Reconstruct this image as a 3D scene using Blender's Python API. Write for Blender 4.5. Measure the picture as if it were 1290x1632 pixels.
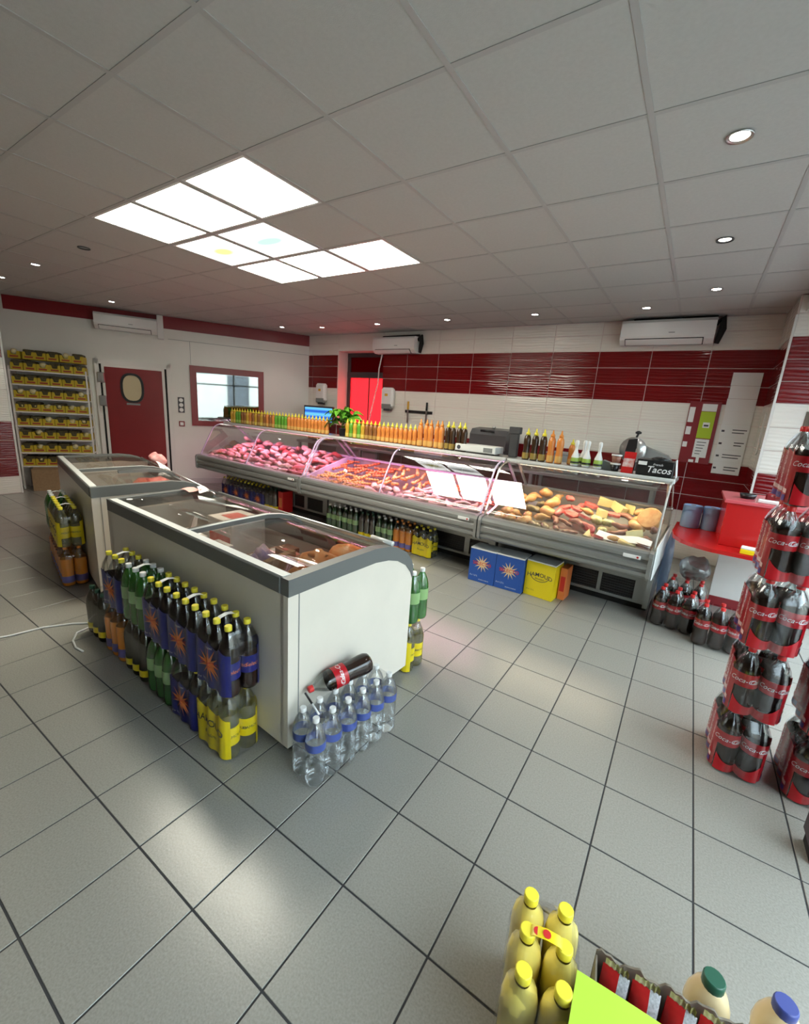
import bpy, math, random
from mathutils import Matrix, Vector
random.seed(7)
for _o in list(bpy.data.objects):
    bpy.data.objects.remove(_o, do_unlink=True)
SC = bpy.context.scene
COL = SC.collection
PI = math.pi
R = math.radians

# ------------------------------------------------------------------ camera
CAM_Z = 1.5762
H = 2.7866                       # ceiling height
_cam = bpy.data.cameras.new('camera')
_cam.sensor_fit = 'HORIZONTAL'
_cam.sensor_width = 36.0
_cam.lens = 683.32 / 1290.0 * 36.0
_cam.clip_start = 0.02
cam = bpy.data.objects.new('camera', _cam)
COL.objects.link(cam)
cam.matrix_world = Matrix(((0.82746886, -0.18438449, 0.53037501, 0.0),
                           (0.55759874, 0.15850980, -0.81483636, 0.0),
                           (0.06617355, 0.96998815, 0.23397448, CAM_Z),
                           (0, 0, 0, 1)))
SC.camera = cam

# ------------------------------------------------------------------ world / exposure
SC.view_settings.view_transform = 'Standard'
SC.view_settings.look = 'None'
SC.view_settings.gamma = 1.0
SC.view_settings.use_curve_mapping = False
SC.view_settings.exposure = 0.55
W = bpy.data.worlds.new('overcast_sky')
SC.world = W
W.use_nodes = True
_bg = W.node_tree.nodes['Background']
_bg.inputs['Color'].default_value = (0.73, 0.89, 1.0, 1)
_bg.inputs['Strength'].default_value = 7.5
LED_STRENGTH = 16.0
SC.cycles.max_bounces = 7
SC.cycles.diffuse_bounces = 3
SC.cycles.glossy_bounces = 3
SC.cycles.transmission_bounces = 4
SC.cycles.transparent_max_bounces = 14
SC.cycles.caustics_reflective = False
SC.cycles.caustics_refractive = False
SC.cycles.adaptive_threshold = 0.04
SC.cycles.sample_clamp_indirect = 6.0
SPOT_POWER = 5.0

# ------------------------------------------------------------------ materials
MATS = {}
def _new(name):
    m = bpy.data.materials.new(name)
    m.use_nodes = True
    nt = m.node_tree
    for n in list(nt.nodes):
        nt.nodes.remove(n)
    out = nt.nodes.new('ShaderNodeOutputMaterial')
    return m, nt, out
def pbr(name, col, rough=0.5, metal=0.0, noise=0.0, nscale=20.0, bump=0.0, bscale=40.0, trans=0.0,
        coat=0.0, spec=0.5, emit=None, estr=0.0, stretch=None, sss=0.0, speck=None):
    m, nt, out = _new(name)
    b = nt.nodes.new('ShaderNodeBsdfPrincipled')
    nt.links.new(b.outputs[0], out.inputs[0])
    b.inputs['Base Color'].default_value = (*col, 1)
    b.inputs['Roughness'].default_value = rough
    b.inputs['Metallic'].default_value = metal
    b.inputs['Specular IOR Level'].default_value = spec
    if trans: b.inputs['Transmission Weight'].default_value = trans
    if coat:
        b.inputs['Coat Weight'].default_value = coat
        b.inputs['Coat Roughness'].default_value = 0.05
    if emit:
        b.inputs['Emission Color'].default_value = (*emit, 1)
        b.inputs['Emission Strength'].default_value = estr
    tc = None
    def coords():
        nonlocal tc
        if tc is None:
            t = nt.nodes.new('ShaderNodeTexCoord')
            tc = t.outputs['Object']
            if stretch:
                mp = nt.nodes.new('ShaderNodeMapping')
                mp.inputs['Scale'].default_value = stretch
                nt.links.new(tc, mp.inputs['Vector'])
                tc = mp.outputs[0]
        return tc
    if noise:
        n = nt.nodes.new('ShaderNodeTexNoise')
        n.inputs['Scale'].default_value = nscale
        n.inputs['Detail'].default_value = 5
        nt.links.new(coords(), n.inputs['Vector'])
        r = nt.nodes.new('ShaderNodeValToRGB')
        r.color_ramp.elements[0].position = 0.3
        r.color_ramp.elements[1].position = 0.7
        c2 = speck if speck else tuple(c * (1 - noise) for c in col)
        c3 = col if speck else tuple(min(1, c * (1 + noise)) for c in col)
        r.color_ramp.elements[0].color = (*c2, 1)
        r.color_ramp.elements[1].color = (*c3, 1)
        nt.links.new(n.outputs['Fac'], r.inputs[0])
        nt.links.new(r.outputs[0], b.inputs['Base Color'])
    if bump:
        n2 = nt.nodes.new('ShaderNodeTexNoise')
        n2.inputs['Scale'].default_value = bscale
        n2.inputs['Detail'].default_value = 3
        nt.links.new(coords(), n2.inputs['Vector'])
        bp = nt.nodes.new('ShaderNodeBump')
        bp.inputs['Strength'].default_value = bump
        bp.inputs['Distance'].default_value = 0.01
        nt.links.new(n2.outputs['Fac'], bp.inputs['Height'])
        nt.links.new(bp.outputs[0], b.inputs['Normal'])
    MATS[name] = m
    return m
def clear(name, tint, gloss=0.12, rough=0.03, body=0.0, bodycol=None, fres=0.5):
    """thin clear plastic / glass: see-through with facing-angle gloss, optional cloudy body"""
    m, nt, out = _new(name)
    t = nt.nodes.new('ShaderNodeBsdfTransparent')
    t.inputs[0].default_value = (*tint, 1)
    g = nt.nodes.new('ShaderNodeBsdfGlossy')
    g.inputs['Color'].default_value = (1, 1, 1, 1)
    g.inputs['Roughness'].default_value = rough
    base = t.outputs[0]
    if body:
        d = nt.nodes.new('ShaderNodeBsdfDiffuse')
        d.inputs[0].default_value = (*(bodycol or tint), 1)
        tl = nt.nodes.new('ShaderNodeBsdfTranslucent')
        tl.inputs[0].default_value = (*(bodycol or tint), 1)
        md = nt.nodes.new('ShaderNodeMixShader')
        md.inputs[0].default_value = 0.5
        nt.links.new(d.outputs[0], md.inputs[1]); nt.links.new(tl.outputs[0], md.inputs[2])
        mb = nt.nodes.new('ShaderNodeMixShader')
        mb.inputs[0].default_value = body
        nt.links.new(t.outputs[0], mb.inputs[1]); nt.links.new(md.outputs[0], mb.inputs[2])
        base = mb.outputs[0]
    lw = nt.nodes.new('ShaderNodeLayerWeight')
    lw.inputs['Blend'].default_value = 0.25
    ma = nt.nodes.new('ShaderNodeMath'); ma.operation = 'MULTIPLY_ADD'
    ma.inputs[1].default_value = fres; ma.inputs[2].default_value = gloss * 0.4
    nt.links.new(lw.outputs['Fresnel'], ma.inputs[0])
    mx = nt.nodes.new('ShaderNodeMixShader')
    nt.links.new(ma.outputs[0], mx.inputs[0])
    nt.links.new(base, mx.inputs[1]); nt.links.new(g.outputs[0], mx.inputs[2])
    nt.links.new(mx.outputs[0], out.inputs[0])
    MATS[name] = m
    return m
def emis(name, col, s):
    m, nt, out = _new(name)
    e = nt.nodes.new('ShaderNodeEmission')
    e.inputs[0].default_value = (*col, 1); e.inputs[1].default_value = s
    nt.links.new(e.outputs[0], out.inputs[0])
    MATS[name] = m
    return m
def wavy(name, col, rough, strength, dist=0.012, scale=7.0):
    """glazed relief wall tile: wavy horizontal ridges"""
    m, nt, out = _new(name)
    b = nt.nodes.new('ShaderNodeBsdfPrincipled')
    nt.links.new(b.outputs[0], out.inputs[0])
    b.inputs['Base Color'].default_value = (*col, 1)
    b.inputs['Roughness'].default_value = rough
    t = nt.nodes.new('ShaderNodeTexCoord')
    mp = nt.nodes.new('ShaderNodeMapping')
    mp.inputs['Scale'].default_value = (1.0, 1.0, 4.0)
    nt.links.new(t.outputs['Object'], mp.inputs['Vector'])
    w = nt.nodes.new('ShaderNodeTexWave')
    w.wave_type = 'BANDS'; w.bands_direction = 'Z'
    w.inputs['Scale'].default_value = scale * 0.35
    w.inputs['Distortion'].default_value = 6.0
    w.inputs['Detail'].default_value = 1.0
    w.inputs['Detail Scale'].default_value = 1.2
    nt.links.new(mp.outputs[0], w.inputs['Vector'])
    bp = nt.nodes.new('ShaderNodeBump')
    bp.inputs['Strength'].default_value = strength
    bp.inputs['Distance'].default_value = dist
    nt.links.new(w.outputs['Fac'], bp.inputs['Height'])
    nt.links.new(bp.outputs[0], b.inputs['Normal'])
    MATS[name] = m
    return m

M = {}
def M_(k, m): M[k] = m; return m
M_('grout', pbr('dark_grout', (0.035, 0.035, 0.037), 0.9))
M_('floor', pbr('grey_floor_tile', (0.33, 0.315, 0.28), 0.24, noise=0.16, nscale=160, bump=0.03, bscale=120, speck=(0.255, 0.243, 0.215)))
M_('ceil', pbr('white_ceiling_tile', (0.53, 0.525, 0.50), 0.75, noise=0.03, nscale=60, bump=0.08, bscale=220))
M_('tbar', pbr('grey_grid_bar', (0.45, 0.445, 0.43), 0.5))
M_('plaster', pbr('white_plaster', (0.68, 0.67, 0.64), 0.7, noise=0.03, nscale=4))
M_('panelwall', pbr('white_sanitary_panel', (0.75, 0.74, 0.69), 0.28, noise=0.02, nscale=3))
M_('redpaint', pbr('red_painted_strip', (0.23, 0.012, 0.018), 0.35))
M_('redtile', wavy('red_glazed_tile', (0.19, 0.008, 0.010), 0.10, 0.13))
M_('whitetile', wavy('white_glazed_tile', (0.82, 0.79, 0.72), 0.14, 0.13))
M_('tilegrout', pbr('pinkish_tile_grout', (0.76, 0.64, 0.61), 0.8))
M_('whiteplastic', pbr('white_plastic', (0.78, 0.78, 0.76), 0.3))
M_('offwhite', pbr('warm_white_enamel', (0.71, 0.655, 0.57), 0.32, noise=0.03, nscale=5))
M_('greyplastic', pbr('grey_plastic', (0.23, 0.24, 0.24), 0.35))
M_('darkgrey', pbr('dark_grey_plastic', (0.06, 0.06, 0.065), 0.4))
M_('black', pbr('black_plastic', (0.012, 0.012, 0.013), 0.35))
M_('blackmatte', pbr('black_rubber', (0.01, 0.01, 0.01), 0.8))
M_('steel', pbr('brushed_steel', (0.55, 0.55, 0.54), 0.3, 1.0, bump=0.04, bscale=60, stretch=(1, 30, 30)))
M_('alu', pbr('satin_aluminium', (0.62, 0.63, 0.62), 0.28, 0.85))
M_('counter', pbr('grey_counter_enamel', (0.30, 0.31, 0.30), 0.28, 0.55))
M_('counterdark', pbr('dark_counter_panel', (0.14, 0.145, 0.14), 0.35, 0.4))
M_('glass', clear('clear_glass', (0.97, 0.98, 0.975), 0.05, 0.01, fres=0.3))
M_('tintglass', clear('smoked_lid_glass', (0.88, 0.85, 0.82), 0.10, 0.02, fres=0.25))
M_('film', clear('shrink_wrap_film', (0.985, 0.985, 0.985), 0.06, 0.08, fres=0.18))
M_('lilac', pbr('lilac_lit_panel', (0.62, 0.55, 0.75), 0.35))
M_('mirror', pbr('reflective_window_glass', (0.34, 0.36, 0.36), 0.03, 1.0))
M_('card', pbr('brown_cardboard', (0.30, 0.19, 0.10), 0.85, noise=0.1, nscale=30))
M_('paper', pbr('white_paper', (0.82, 0.82, 0.80), 0.7))
M_('ink', pbr('dark_print', (0.05, 0.05, 0.06), 0.7))
M_('red', pbr('bright_red_laminate', (0.50, 0.012, 0.012), 0.25))
M_('reddoor', pbr('dark_red_door_skin', (0.21, 0.012, 0.014), 0.38, noise=0.05, nscale=3))
M_('redframe', pbr('red_window_frame', (0.24, 0.016, 0.02), 0.35))
M_('trimwhite', pbr('white_corner_trim', (0.74, 0.72, 0.68), 0.3))

# ------------------------------------------------------------------ mesh helpers
def rotm(rx=0, ry=0, rz=0):
    return Matrix.Rotation(rz, 4, 'Z') @ Matrix.Rotation(ry, 4, 'Y') @ Matrix.Rotation(rx, 4, 'X')
class MB:
    def __init__(s): s.v = []; s.f = []; s.m = []; s.sm = []
    def add(s, vs, fs, mi=0, smooth=False, mat=None):
        o = len(s.v)
        for p in vs:
            p = Vector(p)
            s.v.append(tuple(mat @ p) if mat is not None else tuple(p))
        for f in fs:
            s.f.append(tuple(i + o for i in f)); s.m.append(mi); s.sm.append(smooth)
        return s
    def box(s, x0, x1, y0, y1, z0, z1, mi=0, mat=None, bev=0.0):
        if bev <= 0:
            vs = [(x0,y0,z0),(x1,y0,z0),(x1,y1,z0),(x0,y1,z0),(x0,y0,z1),(x1,y0,z1),(x1,y1,z1),(x0,y1,z1)]
            fs = [(3,2,1,0),(4,5,6,7),(0,1,5,4),(1,2,6,5),(2,3,7,6),(3,0,4,7)]
            return s.add(vs, fs, mi, False, mat)
        b = min(bev, (x1-x0)*.45, (y1-y0)*.45, (z1-z0)*.45)
        vs = []; idx = {}
        for sx in (0, 1):
            for sy in (0, 1):
                for sz in (0, 1):
                    X = (x0, x1)[sx]; Y = (y0, y1)[sy]; Z = (z0, z1)[sz]
                    dx = b * (1 - 2*sx); dy = b * (1 - 2*sy); dz = b * (1 - 2*sz)
                    idx[sx,sy,sz,0] = len(vs); vs.append((X, Y+dy, Z+dz))
                    idx[sx,sy,sz,1] = len(vs); vs.append((X+dx, Y, Z+dz))
                    idx[sx,sy,sz,2] = len(vs); vs.append((X+dx, Y+dy, Z))
        I = idx; fs = []
        def q(a, b_, c, d, flip): fs.append((a, b_, c, d) if not flip else (d, c, b_, a))
        for e in (0, 1):
            q(I[e,0,0,0], I[e,1,0,0], I[e,1,1,0], I[e,0,1,0], e == 0)
            q(I[0,e,0,1], I[1,e,0,1], I[1,e,1,1], I[0,e,1,1], e == 1)
            q(I[0,0,e,2], I[1,0,e,2], I[1,1,e,2], I[0,1,e,2], e == 0)
        for a in (0, 1):
            for c in (0, 1):
                q(I[a,c,0,0], I[a,c,0,1], I[a,c,1,1], I[a,c,1,0], (a + c) % 2 == 1)
                q(I[a,0,c,0], I[a,0,c,2], I[a,1,c,2], I[a,1,c,0], (a + c) % 2 == 0)
                q(I[0,a,c,1], I[0,a,c,2], I[1,a,c,2], I[1,a,c,1], (a + c) % 2 == 1)
                for d in (0, 1):
                    t = (I[a,c,d,0], I[a,c,d,1], I[a,c,d,2])
                    fs.append(t if (a + c + d) % 2 == 1 else t[::-1])
        return s.add(vs, fs, mi, False, mat)
    def lathe(s, prof, n=16, mi=0, mat=None, cap=True, smooth=True, sy=1.0, mfun=None):
        """prof = [(r, z)...] bottom to top"""
        vs = []; k = len(prof)
        for r, z in prof:
            for i in range(n):
                a = 2*PI*i/n
                vs.append((r*math.cos(a), r*math.sin(a)*sy, z))
        o = len(s.v)
        s.add(vs, [], mi, smooth, mat)
        for j in range(k-1):
            zm = (prof[j][1] + prof[j+1][1]) / 2
            for i in range(n):
                a = j*n+i; b = j*n+(i+1) % n
                s.f.append((o+a, o+b, o+b+n, o+a+n)); s.m.append(mfun(zm) if mfun else mi); s.sm.append(smooth)
        if cap:
            s.f.append(tuple(o+i for i in range(n-1, -1, -1))); s.m.append(mfun(prof[0][1]) if mfun else mi); s.sm.append(False)
            s.f.append(tuple(o+(k-1)*n+i for i in range(n))); s.m.append(mfun(prof[-1][1]) if mfun else mi); s.sm.append(False)
        return s
    def tube(s, pts, r, n=8, mi=0, mat=None, closed=False):
        pts = [Vector(p) for p in pts]; k = len(pts)
        rs = r if isinstance(r, (list, tuple)) else [r]*k
        vs = []; up = None
        for i in range(k):
            a = pts[i-1] if i > 0 else (pts[-1] if closed else pts[0]); b = pts[(i+1) % k] if (i < k-1 or closed) else pts[-1]
            t = (b-a).normalized()
            if up is None:
                up = Vector((0,0,1)) if abs(t.z) < .9 else Vector((1,0,0))
            x = up - t*up.dot(t)
            if x.length < 1e-5: x = Vector((1,0,0)) - t*t.x
            x.normalize(); y = t.cross(x); up = x
            for q in range(n):
                an = 2*PI*q/n
                vs.append(pts[i] + x*math.cos(an)*rs[i] + y*math.sin(an)*rs[i])
        fs = []
        m = k if closed else k-1
        for i in range(m):
            for q in range(n):
                a = i*n+q; b = i*n+(q+1) % n; c = ((i+1) % k)*n+(q+1) % n; d = ((i+1) % k)*n+q
                fs.append((a, b, c, d))
        if not closed:
            fs.append(tuple(range(n-1, -1, -1))); fs.append(tuple((k-1)*n+i for i in range(n)))
        return s.add(vs, fs, mi, True, mat)
    def prism(s, poly, a0, a1, axis='x', mi=0, mat=None, smooth=False):
        """poly of 2D points extruded along an axis; axis x: (y,z)  y: (x,z)  z: (x,y)"""
        n = len(poly)
        def P(a, p): return {'x': (a, p[0], p[1]), 'y': (p[0], a, p[1]), 'z': (p[0], p[1], a)}[axis]
        vs = [P(a0, p) for p in poly] + [P(a1, p) for p in poly]
        fs = [(i, (i+1) % n, (i+1) % n+n, i+n) for i in range(n)]
        fs2 = [tuple(range(n-1, -1, -1)), tuple(range(n, 2*n))]
        ar = sum(poly[i][0]*poly[(i+1) % n][1] - poly[(i+1) % n][0]*poly[i][1] for i in range(n))
        flip = (ar < 0) ^ (axis == 'y')
        if a1 < a0: flip = not flip
        if flip: fs = [f[::-1] for f in fs]; fs2 = [f[::-1] for f in fs2]
        s.add(vs, fs, mi, smooth, mat)
        return s.add(vs, fs2, mi, False, mat)
    def strip(s, prof, a0, a1, th, axis='x', mi=0, mat=None, smooth=True):
        """open 2D polyline given thickness th (offset along its normal), extruded along axis"""
        n = len(prof); off = []
        for i in range(n):
            p0 = prof[max(i-1, 0)]; p1 = prof[min(i+1, n-1)]
            dx, dy = p1[0]-p0[0], p1[1]-p0[1]; l = math.hypot(dx, dy) or 1
            off.append((prof[i][0]-dy/l*th, prof[i][1]+dx/l*th))
        return s.prism(list(prof) + off[::-1], a0, a1, axis, mi, mat, smooth)
    def grid(s, fn, nu, nv, mi=0, smooth=True, mat=None):
        vs = [fn(i/nu, j/nv) for j in range(nv+1) for i in range(nu+1)]
        fs = [(j*(nu+1)+i, j*(nu+1)+i+1, (j+1)*(nu+1)+i+1, (j+1)*(nu+1)+i) for j in range(nv) for i in range(nu)]
        return s.add(vs, fs, mi, smooth, mat)
    def blob(s, rx, ry, rz, nu=10, nv=6, jit=0.15, seed=0, mi=0, mat=None, fn=None):
        rnd = random.Random(seed); ph = [rnd.uniform(0, 6.28) for _ in range(6)]
        vs = []
        for j in range(1, nv):
            t = PI*j/nv - PI/2
            for i in range(nu):
                a = 2*PI*i/nu
                k = 1 + jit*(math.sin(2*a+ph[0])*.6 + math.sin(3*a+ph[1]+2*t)*.5 + math.sin(5*a+ph[2])*.3)
                x, y, z = rx*math.cos(t)*math.cos(a)*k, ry*math.cos(t)*math.sin(a)*k, rz*math.sin(t)*(1+jit*math.sin(a*2+ph[3]))
                vs.append(fn(x, y, z) if fn else (x, y, z))
        b = fn(0, 0, -rz) if fn else (0, 0, -rz); t_ = fn(0, 0, rz) if fn else (0, 0, rz)
        m = len(vs); vs += [b, t_]; fs = []
        for j in range(nv-2):
            for i in range(nu):
                fs.append((j*nu+i, j*nu+(i+1) % nu, (j+1)*nu+(i+1) % nu, (j+1)*nu+i))
        for i in range(nu):
            fs.append((m, (i+1) % nu, i)); fs.append(((nv-2)*nu+i, (nv-2)*nu+(i+1) % nu, m+1))
        return s.add(vs, fs, mi, True, mat)
    def mesh(s, name, mats):
        me = bpy.data.meshes.new(name)
        me.from_pydata(s.v, [], s.f)
        for m in (mats if isinstance(mats, (list, tuple)) else [mats]):
            me.materials.append(m)
        me.polygons.foreach_set('material_index', s.m)
        me.polygons.foreach_set('use_smooth', s.sm)
        me.update()
        return me
    def build(s, name, mats, parent=None, loc=(0,0,0), rot=(0,0,0)):
        return place(s.mesh(name, mats), name, parent, loc, rot)
def place(me, name, parent=None, loc=(0,0,0), rot=(0,0,0), scale=None):
    o = bpy.data.objects.new(name, me)
    COL.objects.link(o)
    o.location = loc; o.rotation_euler = rot
    if scale: o.scale = scale
    if parent: o.parent = parent
    return o
def tag(o, label, cat, group=None):
    o['label'] = label; o['category'] = cat
    if group: o['group'] = group
    return o
def struct(o, label=None):
    o['kind'] = 'structure'
    if label: o['label'] = label
    return o
def thing(name, label, cat, loc=(0,0,0), rz=0.0, group=None):
    o = bpy.data.objects.new(name, None)
    o.empty_display_size = 0.05
    COL.objects.link(o)
    o.location = loc; o.rotation_euler = (0, 0, rz)
    return tag(o, label, cat, group)
_TXT = {}
def text_geo(body, size=1.0, shear=0.0, bold=0.0, spacing=1.0):
    """lettering as flat polygons, centred on 0,0 in its own xy plane"""
    k = (body, shear, bold, spacing)
    if k not in _TXT:
        cu = bpy.data.curves.new('lettering', 'FONT')
        cu.body = body; cu.size = 1.0; cu.shear = shear; cu.offset = bold
        cu.space_character = spacing; cu.align_x = 'CENTER'; cu.resolution_u = 3
        ob = bpy.data.objects.new('lettering', cu); COL.objects.link(ob)
        bpy.context.view_layer.update()
        me = bpy.data.meshes.new_from_object(ob.evaluated_get(bpy.context.evaluated_depsgraph_get()))
        vs = [(v.co.x, v.co.y) for v in me.vertices]; fs = [tuple(p.vertices) for p in me.polygons]
        bpy.data.objects.remove(ob, do_unlink=True); bpy.data.curves.remove(cu); bpy.data.meshes.remove(me)
        ys = [v[1] for v in vs]; c = (min(ys)+max(ys))/2
        _TXT[k] = ([(x, y-c) for x, y in vs], fs)
    vs, fs = _TXT[k]
    return [(x*size, y*size) for x, y in vs], fs
def text_flat(mb, body, size, fn, mi=0, **kw):
    vs, fs = text_geo(body, size, **kw)
    mb.add([fn(x, y) for x, y in vs], fs, mi)
    return mb
# ------------------------------------------------------------------ frames of reference
LW_RZ = R(59.729)
LW_N = Vector((0.86364, -0.50411, 0)); LW_T = Vector((0.50411, 0.86364, 0)); LW_D = -8.5931
def LW(u, z, off=0.0):
    p = LW_N*(LW_D+off) + LW_T*u
    return (p.x, p.y, z)
YB = 6.116

# ------------------------------------------------------------------ floor
fl = MB().box(-9.2, 1.4, -2.8, 6.6, -0.12, -0.0025).build('floor', M['grout'])
struct(fl, 'grey ceramic tiled shop floor with dark joints')
_Ri = cam.matrix_world.to_3x3().transposed()
def project(x, y, z):
    q = _Ri @ (Vector((x, y, z)) - Vector((0, 0, CAM_Z)))
    if q.z > -0.05: return None
    return (645 + 683.32*q.x/-q.z, 816 - 683.32*q.y/-q.z, -q.z)
FT = 0.333; FTH = 0.0067
_tile = MB().box(-FT/2+.003, FT/2-.003, -FT/2+.003, FT/2-.003, -0.012, 0.0, bev=0.0012).mesh('floor_tile', M['floor'])
cells = []
for i in range(-30, 6):
    for j in range(-13, 17):
        a = 0.2966 + (i+.5)*FT; b = 1.5357 + (j+.5)*FT
        x = math.cos(FTH)*a - math.sin(FTH)*b; y = math.sin(FTH)*a + math.cos(FTH)*b
        if x > 1.3 or x < -9.0 or y > 6.5 or y < -2.7: continue
        p = project(x, y, 0)
        vis = 0
        if p and -140 < p[0] < 1430 and -100 < p[1] < 1850:
            d = math.hypot(x, y)
            vis = 1.0/(p[2]**2 * math.sqrt(d*d + CAM_Z**2))
        cells.append((vis, x, y))
cells.sort(reverse=True)
for k, (vis, x, y) in enumerate(cells[:300]):
    place(_tile, 'tile', fl, (x, y, 0), (0, 0, FTH))
rest = MB()
for vis, x, y in cells[300:]:
    rest.box(-FT/2+.003, FT/2-.003, -FT/2+.003, FT/2-.003, -0.012, 0.0, mat=Matrix.Translation((x, y, 0)) @ rotm(0, 0, FTH))
rt = rest.build('far_tiles', M['floor'], fl); rt['kind'] = 'stuff'

# ------------------------------------------------------------------ ceiling
ce = MB().box(-9.2, 1.4, -2.8, 6.6, H+.016, H+.15).build('ceiling', M['plaster'])
struct(ce, 'suspended ceiling of square white tiles in a grey grid')
CX, CY, CT = -1.588, 1.613, 0.6
LIT = {(-2,0),(-3,0),(-4,0),(-3,1),(-4,1),(-2,2),(-3,2),(-4,2)}
_ct = MB().box(-.288, .288, -.288, .288, 0.003, 0.015).mesh('ceiling_tile', M['ceil'])
for i in range(-13, 5):
    for j in range(-8, 8):
        x = CX + (i+.5)*CT; y = CY + (j+.5)*CT
        if x < -8.9 or x > 1.2 or y < -2.7 or y > 6.2 or (i, j) in LIT: continue
        place(_ct, 'ceiling_tile', ce, (x, y, H))
_by = MB().box(-.012, .012, -2.7, 6.2, 0, .02).mesh('grid_bar', M['tbar'])
_bx = MB().box(-8.9, 1.3, -.012, .012, 0.0005, .02).mesh('grid_bar', M['tbar'])
for i in range(-12, 5): place(_by, 'grid_bar', ce, (CX+i*CT, 0, H))
for j in range(-7, 8): place(_bx, 'grid_bar', ce, (0, CY+j*CT, H))

# ------------------------------------------------------------------ walls
_tm = {}
def tiles(wall, xs, rows, proud=0.006, gap=0.0034):
    """tile pieces as children of a wall whose local X runs along it, Y into it"""
    for z0, z1, mk in rows:
        for a, b in zip(xs[:-1], xs[1:]):
            w, h = round(b-a, 3), round(z1-z0, 3)
            if w < .02: continue
            k = (w, h, mk)
            if k not in _tm:
                _tm[k] = MB().box(-w/2+gap, w/2-gap, -proud, 0.004, -h/2+gap, h/2-gap, bev=.0015).mesh('wall_tile', M[mk])
            place(_tm[k], 'tile', wall, ((a+b)/2, 0, (z0+z1)/2))
def wallobj(name, mb, mat, loc=(0,0,0), rz=0.0, label=None):
    return struct(mb.build(name, mat, None, loc, (0, 0, rz)), label)
RW, RR = 'whitetile', 'redtile'
ROWS = [(2.633, H-.004, RW), (2.438, 2.633, RW), (2.243, 2.438, RR), (2.049, 2.243, RR), (1.854, 2.049, RR),
        (1.636, 1.854, RW), (1.418, 1.636, RW), (1.20, 1.418, RW), (1.0, 1.2, RR), (.8, 1.0, RR), (.6, .8, RR), (.4, .6, RW), (.2, .4, RW), (.004, .2, RW)]
OX0, OX1, OZ0, OZ1 = -5.63, -4.61, 1.2, 2.50
b = MB()
b.box(-6.75, OX0, 0, .30, 0, H).box(OX1, .75, 0, .30, 0, H).box(OX0, OX1, 0, .30, OZ1, H).box(OX0, OX1, 0, .30, 0, OZ0)
wb = wallobj('wall_back', b, M['tilegrout'], (0, YB, 0), 0, 'back wall of red and white glazed tiles')
xs_l = [-6.40, -6.28, OX0]
xs_r = [OX1] + [-.03-.585*k for k in range(7, -1, -1)] + [.55]
tiles(wb, xs_l, ROWS); tiles(wb, xs_r, ROWS)
tiles(wb, [OX0, OX1], [(2.505, H-.004, RW), (1.0, 1.195, RR), (.8, 1.0, RR)])
wr = wallobj('wall_recess', MB().box(0, .29, 0, .03, OZ0, OZ1), M['tilegrout'], (OX0-.026, YB+.004, 0), R(90), 'tiled side of the red window recess')
tiles(wr, [0, .28], [r for r in ROWS if r[0] >= 1.2 and r[1] <= 2.5])
struct(MB().box(OX0-.008, OX0+.004, YB-.011, YB-.002, .9, 2.5).build('trim_1', M['trimwhite']), 'white corner strip beside the red window')

# left wall (plain white panels, runs at an angle)
wl = wallobj('wall_left', MB().box(-2.75, 2.12, 0, .15, 0, H), M['panelwall'], LW(0, 0), LW_RZ, 'plain white panelled wall with the red door')
struct(MB().box(-2.38, 2.06, -.012, 0, 2.595, H-.002).build('trim_2', M['redpaint'], None, LW(0, 0), (0, 0, LW_RZ)), 'red painted strip under the ceiling of the white wall')
struct(MB().box(-.3, 2.06, -.004, 0, 2.435, 2.441).box(.02, .026, -.004, 0, 2.06, 2.435).build('trim_3', M['greyplastic'], None, LW(0, 0), (0, 0, LW_RZ)), 'thin panel joint on the white wall')
struct(MB().box(-.25, 2.06, -.012, 0, 0, .10).build('baseboard_left', M['plaster'], None, LW(0, 0), (0, 0, LW_RZ)))

# near-left tiled wall end
ww = wallobj('wall_west', MB().box(0, 4.66, 0, .75, 0, H), M['tilegrout'], (-8.08, -2.6, 0), R(90), 'tiled wall end beside the yellow carton rack')
tiles(ww, [0, .6, 1.2, 1.8, 2.4, 3.0, 3.6, 4.2, 4.655], [(2.35, H-.004, RW), (2.12, 2.35, RR), (1.89, 2.12, RR), (1.46, 1.89, RW), (1.03, 1.46, RW), (.77, 1.03, RR), (.51, .77, RR), (.25, .51, RR), (.004, .25, RW)])
struct(MB().box(-8.09, -8.066, 2.045, 2.068, 0, H).build('trim_4', M['trimwhite']), 'white corner strip of the tiled wall end by the rack')

# right jog, pilaster, cash wall
wj = wallobj('wall_jog', MB().box(0, .766, 0, .25, 0, H), M['tilegrout'], (.55, YB, 0), R(-90), 'short tiled side wall beside the price list')
tiles(wj, [0.008, .38, .762], ROWS)
wp = wallobj('wall_pilaster', MB().box(0, .9, 0, .2, 0, H), M['tilegrout'], (.55, 5.35, 0), 0, 'tiled pilaster face behind the cola stack')
tiles(wp, [0.004, .6], ROWS)
struct(MB().box(.538, .556, 5.336, 5.352, 0, 2.62).build('trim_5', M['trimwhite']), 'white corner strip of the tiled pilaster')
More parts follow.
